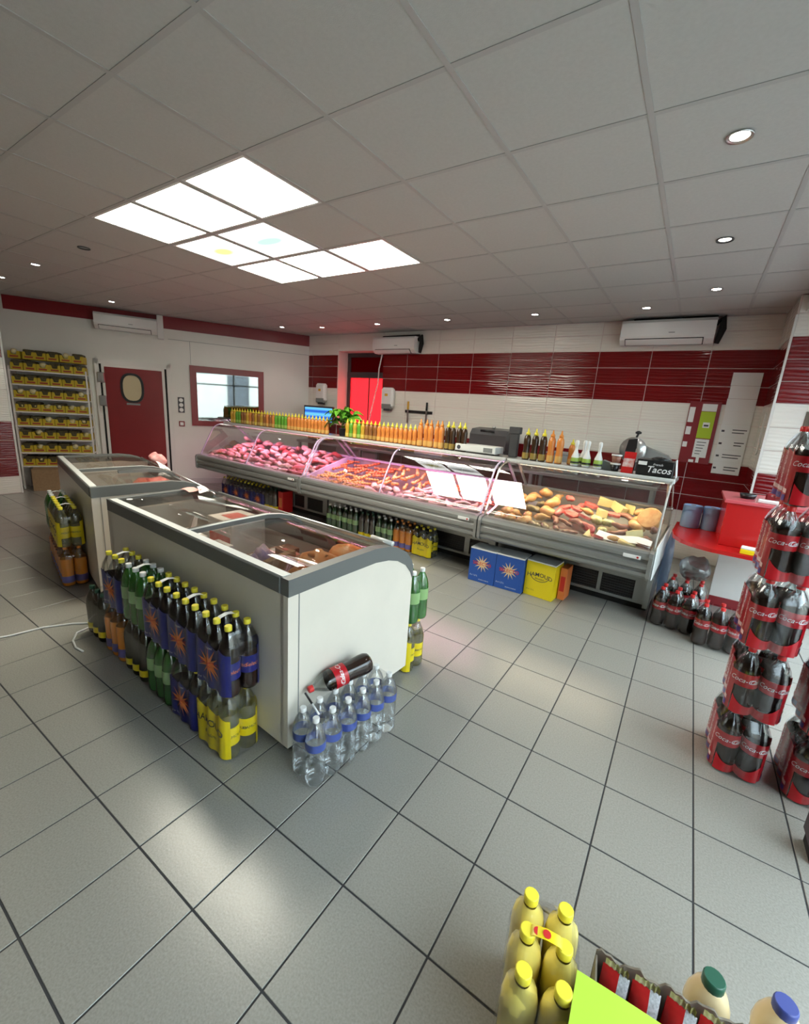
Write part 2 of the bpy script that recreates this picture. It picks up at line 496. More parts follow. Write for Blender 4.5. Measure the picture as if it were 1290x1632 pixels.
# front and right (shop front) walls
wallobj('wall_front', MB().box(-8.3, 1.4, -2.8, -2.6, 0, H), pbr('darkened_front_wall', (.16, .12, .09), .6), label='plain wall behind the viewer')  # unseen wall, coloured dark to cut bounce light on the freezer side
b = MB().box(1.15, 1.35, 5.05, 5.6, 0, H).box(1.15, 1.35, -2.6, -.6, 0, H).box(1.15, 1.35, -.6, 5.05, 2.42, H).box(1.15, 1.35, -.6, 5.05, -.1, .0)
wallobj('wall_right', b, M['plaster'], label='shop front wall with the large windows')
struct(MB().box(.60, 1.15, -2.6, 5.35, 2.64, H-.002).build('trim_6', M['plaster']), 'boxed ceiling beam above the shop front')
struct(MB().box(.79, 1.14, 5.335, 5.348, 1.45, 1.79).build('trim_7', pbr('brown_panel', (.12, .09, .06), .5)), 'brown panel on the pilaster')
w = MB()
for y in (-.6, .95, 2.2, 3.6, 4.99): w.box(1.19, 1.26, y, y+.06, .02, 2.42)
w.box(1.19, 1.26, -.6, 5.05, .0, .05).box(1.19, 1.26, -.6, 5.05, 2.35, 2.42).box(1.19, 1.26, -.6, 5.05, 1.95, 2.0)
wf = struct(w.build('window_3', M['greyplastic']), 'large shop front window')
for y0, y1 in ((-.54, .95), (1.01, 2.2), (2.26, 3.6), (3.66, 4.99)):
    MB().box(1.222, 1.228, y0, y1, .05, 1.95).build('pane', M['glass'], wf)
    MB().box(1.222, 1.228, y0, y1, 2.0, 2.35).build('pane', M['glass'], wf)
# street outside (seen only as reflections and as daylight)
struct(MB().box(1.4, 9.0, -25, 30, -.30, -.12).build('pavement', pbr('street_paving', (.30, .29, .28), .8, noise=.1, nscale=3)), 'street pavement outside the shop front')
hf = struct(MB().box(9.0, 9.4, -25, 30, -.12, 4.2).build('facade_street', pbr('pale_render', (.62, .58, .50), .8, noise=.05, nscale=1.5)), 'pale house front across the street')
for k in range(9):
    wd = MB().box(8.95, 9.02, -.6, .6, 1.0, 2.7).build('window', M['darkgrey'], hf, (0, -14.5+k*4.0, 0))
    MB().box(8.94, 8.955, -.5, .5, 1.1, 2.6).build('pane', M['glass'], wd)

# red window in the back wall recess
rw = struct(MB().box(OX0, OX1, YB+.26, YB+.30, OZ0, OZ0+.05).box(OX0, OX0+.07, YB+.255, YB+.30, OZ0, OZ1).box(OX1-.05, OX1, YB+.255, YB+.30, OZ0, OZ1)
            .box(OX0, OX1, YB+.25, YB+.30, 2.07, 2.17).box(OX0, OX1, YB+.25, YB+.30, OZ1-.07, OZ1).build('window_2', M['darkgrey']), 'window with red film in the tiled recess')
def redpane(name, t, d):
    m, nt, out = _new(name)
    tl = nt.nodes.new('ShaderNodeBsdfTranslucent'); tl.inputs[0].default_value = (*t, 1)
    df = nt.nodes.new('ShaderNodeBsdfDiffuse'); df.inputs[0].default_value = (*d, 1)
    mx = nt.nodes.new('ShaderNodeMixShader'); mx.inputs[0].default_value = .2
    nt.links.new(tl.outputs[0], mx.inputs[1]); nt.links.new(df.outputs[0], mx.inputs[2]); nt.links.new(mx.outputs[0], out.inputs[0])
    return m
M['redcurtain'] = redpane('backlit_red_film', (.42, .0065, .008), (.5, .01, .012))
M['darkredpane'] = redpane('dark_red_film', (.06, .001, .003), (.3, .01, .02))
_xm = (OX0+.07+OX1-.05)/2
for a, c in ((OX0+.07, _xm), (_xm, OX1-.05)):
    MB().grid(lambda s, t, a=a, c=c: (a+(c-a)*s, YB+.275+.010*math.sin(s*9.0), OZ0+.05+(2.07-OZ0-.05)*t), 14, 1).build('red_curtain', M['redcurtain'], rw)
MB().box(OX0+.07, OX1-.05, YB+.272, YB+.278, 2.17, OZ1-.07).build('transom_pane', M['darkredpane'], rw)
MB().box(_xm-.012, _xm+.012, YB+.262, YB+.268, OZ0+.05, 2.07).build('mullion', M['darkgrey'], rw)

# red door in the left wall
def on_left(name, kind, label, u, z=0.0, off=0.0):
    o = bpy.data.objects.new(name, None); COL.objects.link(o)
    o.location = LW(u, z, off); o.rotation_euler = (0, 0, LW_RZ)
    return o
dr = struct(on_left('door_1', 0, 0, -.82), 'dark red swing door with an oval porthole')
MB().box(-.53, -.47, -.05, 0, 0, 2.02).box(.47, .53, -.05, 0, 0, 2.02).box(-.53, .53, -.05, 0, 1.95, 2.02).build('door_frame', M['trimwhite'], dr)
MB().box(-.47, -.44, -.02, 0, 0, 1.95).box(.44, .47, -.02, 0, 0, 1.95).build('gap_seal', M['blackmatte'], dr)
MB().box(-.44, .44, -.055, -.006, .01, 1.95, bev=.004).build('door_edge', M['trimwhite'], dr)
lf = MB().box(-.40, .40, -.066, -.050, .01, 1.91, bev=.004).build('door_leaf', M['reddoor'], dr)
def oval(mb, cx, cz, rx, rz_, y0, y1, n=28, e=2.6, hole=None, mi=0):
    def pt(r1, r2, a):
        c, s_ = math.cos(a), math.sin(a)
        return (cx + r1*math.copysign(abs(c)**(2/e), c), cz + r2*math.copysign(abs(s_)**(2/e), s_))
    if hole is None:
        mb.prism([pt(rx, rz_, 2*PI*i/n) for i in range(n)], y0, y1, 'y', mi)
    else:
        o = [pt(rx, rz_, 2*PI*i/n) for i in range(n)]; h = [pt(rx-hole, rz_-hole, 2*PI*i/n) for i in range(n)]
        vs = [(p[0], y0, p[1]) for p in o]+[(p[0], y0, p[1]) for p in h]+[(p[0], y1, p[1]) for p in o]+[(p[0], y1, p[1]) for p in h]
        fs = []
        for i in range(n):
            j = (i+1) % n
            fs += [(i, j, n+j, n+i), (2*n+j, 2*n+i, 3*n+i, 3*n+j), (j, i, 2*n+i, 2*n+j), (n+i, n+j, 3*n+j, 3*n+i)]
        mb.add(vs, fs, mi)
    return mb
ph = oval(MB(), -.035, 1.605, .165, .235, -.082, -.058, hole=.035).build('porthole_frame', M['black'], dr)
oval(MB(), -.035, 1.605, .135, .205, -.074, -.064).build('porthole_pane', pbr('amber_lit_porthole', (.55, .47, .30), .25), ph)
MB().box(-.13, .06, -.07, -.062, 1.335, 1.365).build('door_plate', M['greyplastic'], dr)
for z in (1.30, 1.66): MB().box(-.50, -.40, -.085, -.05, z, z+.16, bev=.01).build('hinge', M['steel'], dr)

# mirror-like window in the left wall
wn = struct(on_left('window_1', 0, 0, 0), 'red framed reflective window in the white wall')
fr = MB()
fr.box(.0, 1.22, -.03, 0, 1.95, 2.055).box(.0, 1.22, -.03, 0, 1.04, 1.13).box(.0, .105, -.03, 0, 1.13, 1.95).box(1.125, 1.22, -.03, 0, 1.13, 1.95)
fr.build('window_frame', M['redframe'], wn)
MB().box(.105, 1.125, -.012, -.004, 1.13, 1.95).build('pane', M['mirror'], wn)
# electrical fittings on the left wall
sk = tag(MB().box(-.05, .05, -.012, 0, -.13, .13, bev=.004).build('triple_socket', M['darkgrey'], None, LW(-.155, 1.38), (0, 0, LW_RZ)), 'black triple wall socket between red door and window', 'socket')
for k in (-1, 0, 1): MB().lathe([(.033, 0), (.033, .006)], 14, mat=rotm(R(90), 0, 0)).build('socket_face', M['whiteplastic'], sk, (0, -.012, k*.082))
sw = tag(MB().box(-.045, .045, -.012, 0, -.045, .045, bev=.004).build('light_switch', M['redframe'], None, LW(-.16, 1.06), (0, 0, LW_RZ)), 'small square switch with red rim under the triple socket', 'switch')
MB().box(-.028, .028, -.02, -.012, -.028, .028, bev=.003).build('rocker', M['whiteplastic'], sw)

# ------------------------------------------------------------------ ceiling lights
M_('led', emis('led_panel_glow', (1.0, 0.96, 0.80), LED_STRENGTH))
def led_pattern(name, c2, axis):
    m, nt, out = _new(name)
    e = nt.nodes.new('ShaderNodeEmission'); e.inputs[1].default_value = LED_STRENGTH*.2
    t = nt.nodes.new('ShaderNodeTexCoord'); mp = nt.nodes.new('ShaderNodeMapping')
    mp.inputs['Scale'].default_value = (3.4, 5.0, 1) if axis else (2.2, 5.6, 1)
    g = nt.nodes.new('ShaderNodeTexGradient'); g.gradient_type = 'SPHERICAL'
    r = nt.nodes.new('ShaderNodeValToRGB')
    r.color_ramp.elements[0].color = (1, 1, .97, 1); r.color_ramp.elements[1].color = (*c2, 1)
    r.color_ramp.elements[0].position = .05; r.color_ramp.elements[1].position = .75
    nt.links.new(t.outputs['Object'], mp.inputs['Vector']); nt.links.new(mp.outputs[0], g.inputs['Vector'])
    nt.links.new(g.outputs['Fac'], r.inputs[0]); nt.links.new(r.outputs[0], e.inputs[0]); nt.links.new(e.outputs[0], out.inputs[0])
    return m
M['led_a'] = led_pattern('led_panel_faded_blue', (.16, .215, .20), False)
M['led_b'] = led_pattern('led_panel_faded_yellow', (.22, .235, .09), True)
_names = {(-2,0): 'nearest', (-3,0): 'middle', (-4,0): 'left'}
LBL = {(-2,0): 'square white ceiling light panel, nearest and largest of the cluster', (-3,0): 'square white ceiling light panel in the middle of the nearest row',
       (-4,0): 'square white ceiling light panel, leftmost of the cluster', (-3,1): 'ceiling light panel with a pale blue smudge', (-4,1): 'ceiling light panel with a yellow green smudge',
       (-2,2): 'square white ceiling light panel, rightmost of the cluster', (-3,2): 'square white ceiling light panel in the middle of the farthest row', (-4,2): 'square white ceiling light panel, lowest in the picture'}
for (i, j), lb in LBL.items():
    t = thing('ceiling_light_panel', lb, 'ceiling light', (CX+(i+.5)*CT, CY+(j+.5)*CT, H), group='ceiling light panels')
    mt = M['led_a'] if (i, j) == (-3, 1) else M['led_b'] if (i, j) == (-4, 1) else M['led']
    MB().box(-.27, .27, -.27, .27, .004, .010).build('diffuser', mt, t)
    f = MB(); f.box(-.288, .288, -.288, -.27, .001, .014).box(-.288, .288, .27, .288, .001, .014).box(-.288, -.27, -.27, .27, .001, .014).box(.27, .288, -.27, .27, .001, .014)
    f.build('frame', M['whiteplastic'], t)
M_('spot', emis('downlight_glow', (1, .96, .88), 30.0))
M_('spotdim', emis('downlight_dim_glow', (1, .93, .8), 5.0))
SP = [(-.08, 2.52, 1, 'large in the upper right'), (-.08, 3.74, .3, 'with a dark rim, above the cola stack'), (-.09, 4.96, 1, 'right of the right wall air conditioner'),
      (-.69, 5.51, 1, 'just before the right wall air conditioner'), (-1.89, 5.5, 1, 'above the sauce bottles of the right case'), (-3.1, 5.5, 1, 'above the knife strip'),
      (-4.3, 5.5, 1, 'before the middle air conditioner'), (-5.45, 5.5, 1, 'before the red window'), (-6.2, 5.3, 1, 'near the far corner of the white wall'),
      (-7.31, 3.15, 1, 'above the left wall air conditioner'), (-6.08, 1.92, 1, 'above the yellow carton rack'), (-7.27, 1.94, 1, 'at the left edge of the picture'), (-4.87, 1.91, 0, 'switched off, left of the light panels')]
for x, y, on, wh in SP:
    t = thing('recessed_spotlight', 'small round ceiling spotlight, ' + wh, 'spotlight', (x, y, H), group='recessed ceiling spotlights')
    MB().lathe([(.036, .0), (.046, -.001), (.05, -.006), (.05, .001)], 20, cap=False).lathe([(.036, 0), (.036, .006)], 20, cap=False).build('rim', M['darkgrey'] if on < .9 else M['steel'], t)
    MB().lathe([(.0359, .0012), (.0359, .003)], 20).build('bulb', M['spot'] if on > .9 else (M['spotdim'] if on else M['greyplastic']), t)
    if on:
        l = bpy.data.lights.new('spot_lamp', 'SPOT'); l.energy = SPOT_POWER*on; l.spot_size = R(100); l.spot_blend = .6; l.color = (1, .95, .86); l.shadow_soft_size = .04
        lo = bpy.data.objects.new('spot_lamp', l); COL.objects.link(lo); lo.location = (0, 0, -.012); lo.parent = t

# ------------------------------------------------------------------ air conditioners
def aircon(label, loc, rz, wdt, hgt, dep, pipe):
    t = thing('air_conditioner', label, 'air conditioner', loc, rz, 'wall air conditioners')
    h = hgt
    prof = [(0, -h/2), (-dep*.62, -h/2), (-dep*.92, -h*.32), (-dep, -h*.18), (-dep, h*.36), (-dep*.86, h*.48), (0, h/2)]
    MB().prism(prof, -wdt/2, wdt/2, 'x').build('body', M['whiteplastic'], t)
    MB().prism([(-dep*.60, -h/2-.004), (-dep*.93, -h*.33), (-dep*.96, -h*.27), (-dep*.62, -h*.44)], -wdt*.44, wdt*.40, 'x').build('air_outlet', M['black'], t)
    MB().prism([(-dep*.72, -h/2-.004), (-dep*.98, -h*.34), (-dep*.99, -h*.31), (-dep*.74, -h/2+.01)], -wdt*.43, wdt*.39, 'x').build('louver', M['whiteplastic'], t)
    MB().box(.03, .09, -dep-.002, -dep, -.02, -.012).build('badge', M['greyplastic'], t)
    if pipe == 'black':
        MB().tube([(wdt/2-.01, -.06, h*.30), (wdt/2+.05, -.06, h*.52), (wdt/2+.06, -.06, h*.1), (wdt/2+.03, -.05, -h*.45)], [.03, .034, .036, .024], 8).build('pipe_bundle', M['blackmatte'], t)
        MB().tube([(-wdt/2+.1, -.03, h*.56), (wdt/2, -.03, h*.58)], .02, 6).build('top_pipe', M['blackmatte'], t)
    else:
        MB().box(wdt/2-.005, wdt/2+.085, -.07, 0, -h*.72, H-loc[2]-.003, bev=.008).build('pipe_cover', M['whiteplastic'], t)
    return t
aircon('white wall air conditioner above the red door', LW(-.86, 2.585), LW_RZ, .84, .235, .19, 'white')
aircon('white air conditioner beside the red window', (-4.30, YB-.012, 2.56), 0, .82, .25, .18, 'black')
aircon('white air conditioner above the price list corner', (-.50, YB-.012, 2.62), 0, .93, .27, .20, 'black')
tag(MB().tube([(-4.60, YB-.06, 2.43), (-4.66, YB-.05, 2.2), (-4.72, YB+.02, 1.98), (-4.86, YB+.03, 1.45), (-4.90, YB+.02, 1.22)], .011, 6).build('drain_tube', M['whiteplastic']), 'thin white drain tube hanging across the red window', 'tube')
# ------------------------------------------------------------------ refrigerated counter of three cases
C_TH = R(2.5); C_RZ = -C_TH
C_EU = Vector((-math.cos(C_TH), math.sin(C_TH), 0)); C_EV = Vector((math.sin(C_TH), math.cos(C_TH), 0)); C_O = Vector((-.09, 3.53, 0))
def CW(u, v, z):
    p = C_O + C_EU*u + C_EV*v
    return (p.x, p.y, z)
def bez(p0, p1, p2, p3, n=10):
    o = []
    for i in range(n+1):
        t = i/n; s = 1-t
        o.append(tuple(s**3*a + 3*s*s*t*b_ + 3*s*t*t*c + t**3*d for a, b_, c, d in zip(p0, p1, p2, p3)))
    return o
M_('edge', pbr('pale_shelf_edge', (.70, .72, .70), .25))
M_('vent', pbr('black_vent_grille', (.01, .01, .011), .5))
M_('lampglow_pink', emis('pink_meat_lamp', (1, .50, .72), 3))
M_('lampglow_warm', emis('warm_case_lamp', (1, .85, .60), 3))
_ln = [(.062+.205*i/7, .662+.386*i/7) for i in range(8)]
GL_CURVE = _ln + bez((.267, 1.048), (.307, 1.118), (.38, 1.140), (.478, 1.144), 6)[1:]
GL_FLAT = list(GL_CURVE)
M_('caseglass', clear('display_case_glass', (.97, .98, .975), .18, .012, fres=.4))
def display_case(label, u0, u1, curve, lamp, vents, dividers):
    L = u1-u0-.006
    t = thing('display_case', label, 'display case', CW(u0+.003, 0, 0), C_RZ, 'refrigerated display cases')
    MB().box(-L+.02, -.02, .56, 1.0, .0, .07).build('plinth', M['blackmatte'], t)
    MB().box(-L+.01, -.01, .52, 1.04, .07, .335).build('base_body', M['counterdark'], t)
    fr = MB().box(-L+.01, -.01, .50, .52, .07, .095).box(-L+.01, -.01, .50, .52, .27, .335)
    edges = []
    for a, c in vents: edges += [a, c]
    pts = [u0+.01] + edges + [u1-.016]
    for k in range(0, len(pts), 2):
        fr.box(-(pts[k+1]-u0), -(pts[k]-u0), .50, .52, .095, .27)
    fr.build('base_frame', M['counter'], t)
    for a, c in vents:
        g = MB().box(-(c-u0), -(a-u0), .515, .52, .095, .27)
        n = 7
        for k in range(n): g.box(-(c-u0)+.004, -(a-u0)-.004, .508, .516, .10+k*.024, .112+k*.024)
        g.build('vent_grille', M['vent'], t)
    MB().prism([(.03, .455), (.10, .43), (.30, .365), (.54, .335), (1.04, .335), (1.04, .70), (.96, .70), (.08, .59), (.03, .56)], -L, 0, 'x').build('underside', M['counterdark'], t)
    lip = [(.06, .452), (.012, .458), (-.004, .475), (-.006, .498), (.010, .508), (.010, .518), (-.010, .530), (-.013, .552), (-.010, .572), (.008, .584), (.008, .594), (-.004, .604), (-.006, .628), (.004, .650), (.03, .663), (.075, .663), (.078, .59), (.06, .56)]
    MB().prism(lip, -L+.028, -.028, 'x').build('front_bumper', M['counter'], t)
    for x0, x1 in ((-L, -L+.028), (-.028, 0)):
        MB().prism([(.08, .44), (.0, .448), (-.018, .47), (-.02, .63), (-.006, .66), (.03, .672), (.085, .672)], x0, x1, 'x').build('bumper_end_cap', M['counter'], t)
    MB().prism([(.08, .60), (.95, .70), (.95, .712), (.08, .612)], -L+.01, -.01, 'x').build('deck', M['steel'], t)
    MB().box(-L, 0, .96, .98, .70, .845).build('back_panel', M['alu'], t)
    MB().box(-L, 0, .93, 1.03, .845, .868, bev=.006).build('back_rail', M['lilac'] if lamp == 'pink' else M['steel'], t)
    MB().box(-L, 0, .49, .84, 1.136, 1.166).build('top_shelf', M['glass'] if False else M['alu'], t)
    MB().box(-L, 0, .478, .49, 1.132, 1.172, bev=.003).build('shelf_edge', M['edge'], t)
    for x in (-L+.05, -.05):
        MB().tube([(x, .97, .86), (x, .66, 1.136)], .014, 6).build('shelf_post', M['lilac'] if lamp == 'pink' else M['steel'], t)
    prof = curve
    if curve is GL_CURVE:
        cuts = [-L+.02, -L/2-.01, -L/2+.01, -.02]
    else:
        cuts = [-L+.02, -.02]
    for k in range(0, len(cuts), 2):
        MB().strip(prof, cuts[k], cuts[k+1], .005, 'x').build('front_glass', M['caseglass'], t)
    arms = [-L+.012, -.02] + ([-L/2-.008] if curve is GL_CURVE else [])
    for x in arms:
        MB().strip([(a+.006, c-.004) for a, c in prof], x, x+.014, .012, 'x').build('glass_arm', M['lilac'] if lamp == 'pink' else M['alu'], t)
    for x, mk in dividers:
        MB().prism([(.07, .62), (.95, .71), (.95, .86), (.80, .865), (.40, .765), (.10, .675)], x, x+.02, 'x').build('side_divider', M[mk], t)
    MB().tube([(-L+.08, .64, 1.122), (-.08, .64, 1.122)], .012, 8).build('case_lamp', M['lampglow_' + lamp], t)
    li = bpy.data.lights.new('case_light', 'AREA'); li.shape = 'RECTANGLE'; li.size = L-.2; li.size_y = .05
    li.energy = (14 if lamp == 'pink' else 11)*L/2; li.color = (1, .38, .62) if lamp == 'pink' else (1, .80, .52)
    lo = bpy.data.objects.new('case_light', li); COL.objects.link(lo); lo.location = (-L/2, .56, 1.105); lo.rotation_euler = (R(-6), 0, 0); lo.parent = t
    pl = MB().box(-.20, -.08, -.018, -.012, .600, .628, bev=.002).build('thermometer_plate', M['whiteplastic'], t)
    MB().lathe([(.008, 0), (.008, .003)], 10, mat=rotm(R(90), 0, 0)).build('red_dot', M['red'], pl, (-.10, -.018, .614))
    return t
case_r = display_case('refrigerated case lit warm yellow, with cooked meats and cheese, at the right end', 0.0, 1.43, GL_FLAT, 'warm', [(.13, .40), (.43, .68)], [(-1.40, 'steel')])
case_m = display_case('refrigerated case with orange skewers and white light panel reflections, between the two others', 1.436, 3.92, GL_CURVE, 'pink', [(1.52, 1.74), (1.80, 2.18), (2.25, 2.60)], [(-2.47, 'lilac')])  # white shapes are ceiling panels reflected in the front glass
case_l = display_case('refrigerated case full of pink raw meat cuts, at the left end', 3.926, 6.37, GL_CURVE, 'pink', [(4.02, 4.34), (4.40, 4.62)], [])
MB().strip(GL_FLAT + [(.96, .86), (.96, .72)], -.012, -.006, .01, 'x').build('end_frame', M['edge'], case_r)
MB().prism([(.06, .66)] + GL_FLAT[1:] + [(.66, 1.13), (.96, .86), (.96, .70)], -.010, -.007, 'x').build('end_glass', M['glass'], case_r)
MB().prism([(.06, .66)] + GL_CURVE[1:] + [(.66, 1.13), (.96, .86), (.96, .70)], -2.43, -2.425, 'x').build('end_glass', M['glass'], case_l)
MB().box(.0, .012, .05, 1.0, .44, .70, bev=.004).build('end_panel', M['edge'], case_r)
MB().box(-.04, .0, .42, 1.04, .07, .44).build('end_base', M['counter'], case_r)

# ---- meat and delicatessen pieces
def meatmat(name, a, b_, scale, rough=.35):
    return pbr(name, a, rough, noise=.3, nscale=scale, speck=b_, bump=.3, bscale=30)
M_('lamb', meatmat('lamb_flesh', (.58, .10, .11), (.80, .48, .45), 14))
M_('beef', meatmat('beef_flesh', (.42, .03, .04), (.62, .14, .14), 16))
M_('pale', meatmat('pale_pink_flesh', (.80, .42, .40), (.85, .62, .58), 12))
M_('skewer', meatmat('marinated_skewer', (.62, .09, .03), (.75, .30, .10), 30))
M_('orangechk', meatmat('orange_marinated_chicken', (.85, .33, .07), (.88, .52, .22), 22))
M_('roast', meatmat('golden_roast', (.48, .21, .06), (.66, .40, .17), 24))
M_('brownmeat', meatmat('dark_sausage', (.20, .07, .045), (.36, .16, .10), 20))
M_('redslice', meatmat('red_cured_slice', (.66, .07, .06), (.78, .26, .22), 25))
M_('cheese', pbr('pale_cheese', (.74, .58, .24), .5, noise=.06, nscale=12))
M_('olive', meatmat('green_olive_mix', (.42, .42, .12), (.75, .68, .40), 60))
M_('herb', meatmat('dark_herb_meat', (.13, .09, .04), (.30, .24, .10), 40))
def chunk(seed, rx, ry, rz, jit=.25): return MB().blob(rx, ry, rz, 10, 6, jit, seed)
def bent(seed, ln, r, bend=.3):
    rnd = random.Random(seed)
    pts = [(ln*(i/6-.5), bend*ln*math.sin(PI*i/6)*.5, .004*math.sin(i*2.1+seed)) for i in range(7)]
    return MB().tube(pts, [r*.45, r*.9, r, r*1.04, r, r*.9, r*.45], 8)
def stick(seed, ln, r):
    mb = MB(); rnd = random.Random(seed)
    for k in range(5):
        mb.blob(ln/9.0, r*rnd.uniform(.85, 1.15), r, 7, 4, .2, seed*7+k, mat=Matrix.Translation((ln*(k/5-.4), rnd.uniform(-.004, .004), 0)))
    return mb
def slab(seed, a, b_, th):
    rnd = random.Random(seed); n = 12
    poly = [((a+rnd.uniform(-.012, .012))*math.cos(2*PI*i/n), (b_+rnd.uniform(-.012, .012))*math.sin(2*PI*i/n)) for i in range(n)]
    return MB().prism(poly, -th/2, th/2, 'z')
def drum(seed):
    pts = [(-.07, 0, 0), (-.04, 0, 0), (0, 0, .004), (.035, .006, .004), (.06, .008, 0), (.075, .008, 0)]
    return MB().tube(pts, [.012, .034, .038, .022, .012, .015], 8)
MEAT = {}
for k in range(4): MEAT['lamb%d' % k] = chunk(k, .075+.015*(k % 2), .05, .030, .35).mesh('lamb_cut', M['lamb'])
for k in range(3): MEAT['beef%d' % k] = chunk(20+k, .085, .06, .034, .3).mesh('beef_cut', M['beef'])
for k in range(3): MEAT['pale%d' % k] = chunk(40+k, .065, .045, .028, .4).mesh('pale_cut', M['pale'])
for k in range(2): MEAT['skewer%d' % k] = stick(k, .22, .018).mesh('skewer', M['skewer'])
for k in range(2): MEAT['ochk%d' % k] = stick(10+k, .20, .020).mesh('chicken_skewer', M['orangechk'])
for k in range(2): MEAT['rib%d' % k] = bent(k, .20, .020, .5).mesh('meat_rib', M['pale'])
MEAT['sausage0'] = bent(5, .19, .015, .5).mesh('sausage', M['redslice'])
for k in range(2): MEAT['roast%d' % k] = drum(k).mesh('roast_drumstick', M['roast'])
MEAT['roast2'] = chunk(61, .07, .055, .04, .2).mesh('roast_piece', M['roast'])
MEAT['dark0'] = bent(9, .16, .022, .3).mesh('dark_sausage', M['brownmeat'])
MEAT['dark1'] = slab(3, .05, .05, .03).mesh('sausage_round', M['brownmeat'])
MEAT['rslice0'] = slab(4, .06, .045, .022).mesh('cured_slice', M['redslice'])
MEAT['rslice1'] = chunk(71, .055, .04, .03, .4).mesh('cured_piece', M['redslice'])
MEAT['cheese0'] = MB().prism([(-.06, 0), (.06, -.035), (.06, .035)], -.03, .03, 'z').mesh('cheese_wedge', M['cheese'])
MEAT['cheese1'] = MB().lathe([(.065, -.022), (.072, -.015), (.072, .015), (.065, .022)], 18).mesh('cheese_round', M['cheese'])
MEAT['olive0'] = chunk(81, .05, .05, .03, .3).mesh('olive_heap', M['olive'])
MEAT['herb0'] = chunk(82, .075, .05, .03, .3).mesh('herb_roll', M['herb'])
def deckz(v): return .612 + (v-.08)/.87*.10
MLAB = {'lamb': ('chunk of pink raw lamb in the left case', 'meat', 'lamb cuts in the left case'), 'beef': ('dark red raw beef cut in the left case', 'meat', 'beef cuts in the left case'),
        'pale': ('pale pink fatty meat cut in the pink lit cases', 'meat', 'pale cuts in the pink lit cases'), 'skewer': ('dark red meat skewer in the middle case', 'meat skewer', 'red skewers in the middle case'),
        'ochk': ('orange marinated chicken skewer in the middle case', 'meat skewer', 'orange skewers in the middle case'), 'rib': ('curved pale pink rib strip in the middle case', 'meat', 'rib strips in the middle case'),
        'sausage': ('thin red curved sausage in the middle case', 'sausage', 'red sausages in the middle case'), 'roast': ('golden roast chicken piece in the warm lit case', 'roast meat', 'golden roast pieces'),
        'dark': ('dark brown sausage in the warm lit case', 'sausage', 'dark sausages in the warm lit case'), 'rslice': ('red cured meat piece in the warm lit case', 'cured meat', 'red cured pieces'),
        'cheese': ('pale yellow cheese piece in the warm lit case', 'cheese', 'cheese pieces'), 'olive': ('heap of green olives in the warm lit case', 'olives', 'olive heaps'), 'herb': ('dark herb coated meat roll in the warm lit case', 'meat roll', 'herb rolls')}
rnd = random.Random(11)
RWN = ['front', 'second', 'third', 'fourth', 'fifth', 'rear']
def spot_words(r_, n, f):
    return ', %s row, %s' % ('rear' if r_ == n-1 else RWN[r_], ['far left', 'left', 'middle', 'right', 'far right'][min(4, int(f*5))])
def put(kind, k, u, v, dz=0.0, a=None, sc=1.0, tilt=.25, where=''):
    key = kind + str(k)
    o = place(MEAT[key], MEAT[key].name, None, CW(u, v, deckz(v)+.028*sc+dz), (rnd.uniform(-tilt, tilt), rnd.uniform(-tilt, tilt), rnd.uniform(0, 6.28) if a is None else a + C_RZ))
    o.scale = (sc, sc, sc)
    lb, ct, gr = MLAB[kind]
    tag(o, lb.replace(' in the pink lit cases', ' in the %s case' % ('left' if u > 3.92 else 'middle')) + where, ct, gr)
# left case
for r_ in range(6):
    for c in range(20):
        u = 4.02 + c*.117 + rnd.uniform(-.03, .03); v = .17 + r_*.135 + rnd.uniform(-.03, .03)
        kind = rnd.choices(['lamb', 'beef', 'pale'], [5, 3 if u < 5.2 else 1, 4])[0]
        put(kind, rnd.randrange(3), u, v, .024*r_*rnd.uniform(.5, 1.4), sc=rnd.uniform(.85, 1.2), tilt=.5, where=spot_words(r_, 6, 1-c/20))
# middle case
for r_ in range(6):
    for c in range(20):
        u = 1.54 + c*.119 + rnd.uniform(-.02, .02); v = .17 + r_*.135 + rnd.uniform(-.02, .02)
        f = (u-1.5)/2.4
        if f > .62: kind, n, a = (('ochk', 2, 1.2) if r_ < 3 else ('skewer', 2, 1.2))
        elif f > .38: kind, n, a = (('pale', 3, None) if r_ < 2 else ('ochk', 2, 1.9))
        elif f > .15: kind, n, a = (('rib', 2, rnd.uniform(0, 3)) if r_ < 4 else ('skewer', 2, .9))
        else: kind, n, a = (('rib', 2, None) if r_ < 2 else ('sausage', 1, None))
        put(kind, rnd.randrange(n), u, v, (.016 if f > .42 else .004)*r_*rnd.uniform(.4, 1.4), a=None if a is None else a+rnd.uniform(-.3, .3), sc=rnd.uniform(.85, 1.1), where=spot_words(r_, 6, 1-c/20))
# right case
for r_ in range(5):
    for c in range(12):
        u = .10 + c*.109 + rnd.uniform(-.015, .015); v = .18 + r_*.155 + rnd.uniform(-.02, .02)
        f = u/1.4
        if f > .80: kind, n = ('roast', 3)
        elif f > .62: kind, n = rnd.choice([('roast', 3), ('herb', 1), ('roast', 3)])
        elif f > .42: kind, n = (('dark', 1) if r_ < 2 else rnd.choice([('rslice', 2), ('roast', 3), ('rslice', 2)]))
        elif f > .25: kind, n = rnd.choice([('olive', 1), ('rslice', 2), ('cheese', 1)])
        else: kind, n = rnd.choice([('cheese', 2), ('roast', 3), ('dark', 2)])
        put(kind, rnd.randrange(n), u, v, .022*r_*rnd.uniform(.4, 1.3), sc=rnd.uniform(.85, 1.25), tilt=.4, where=spot_words(r_, 5, 1-c/12))
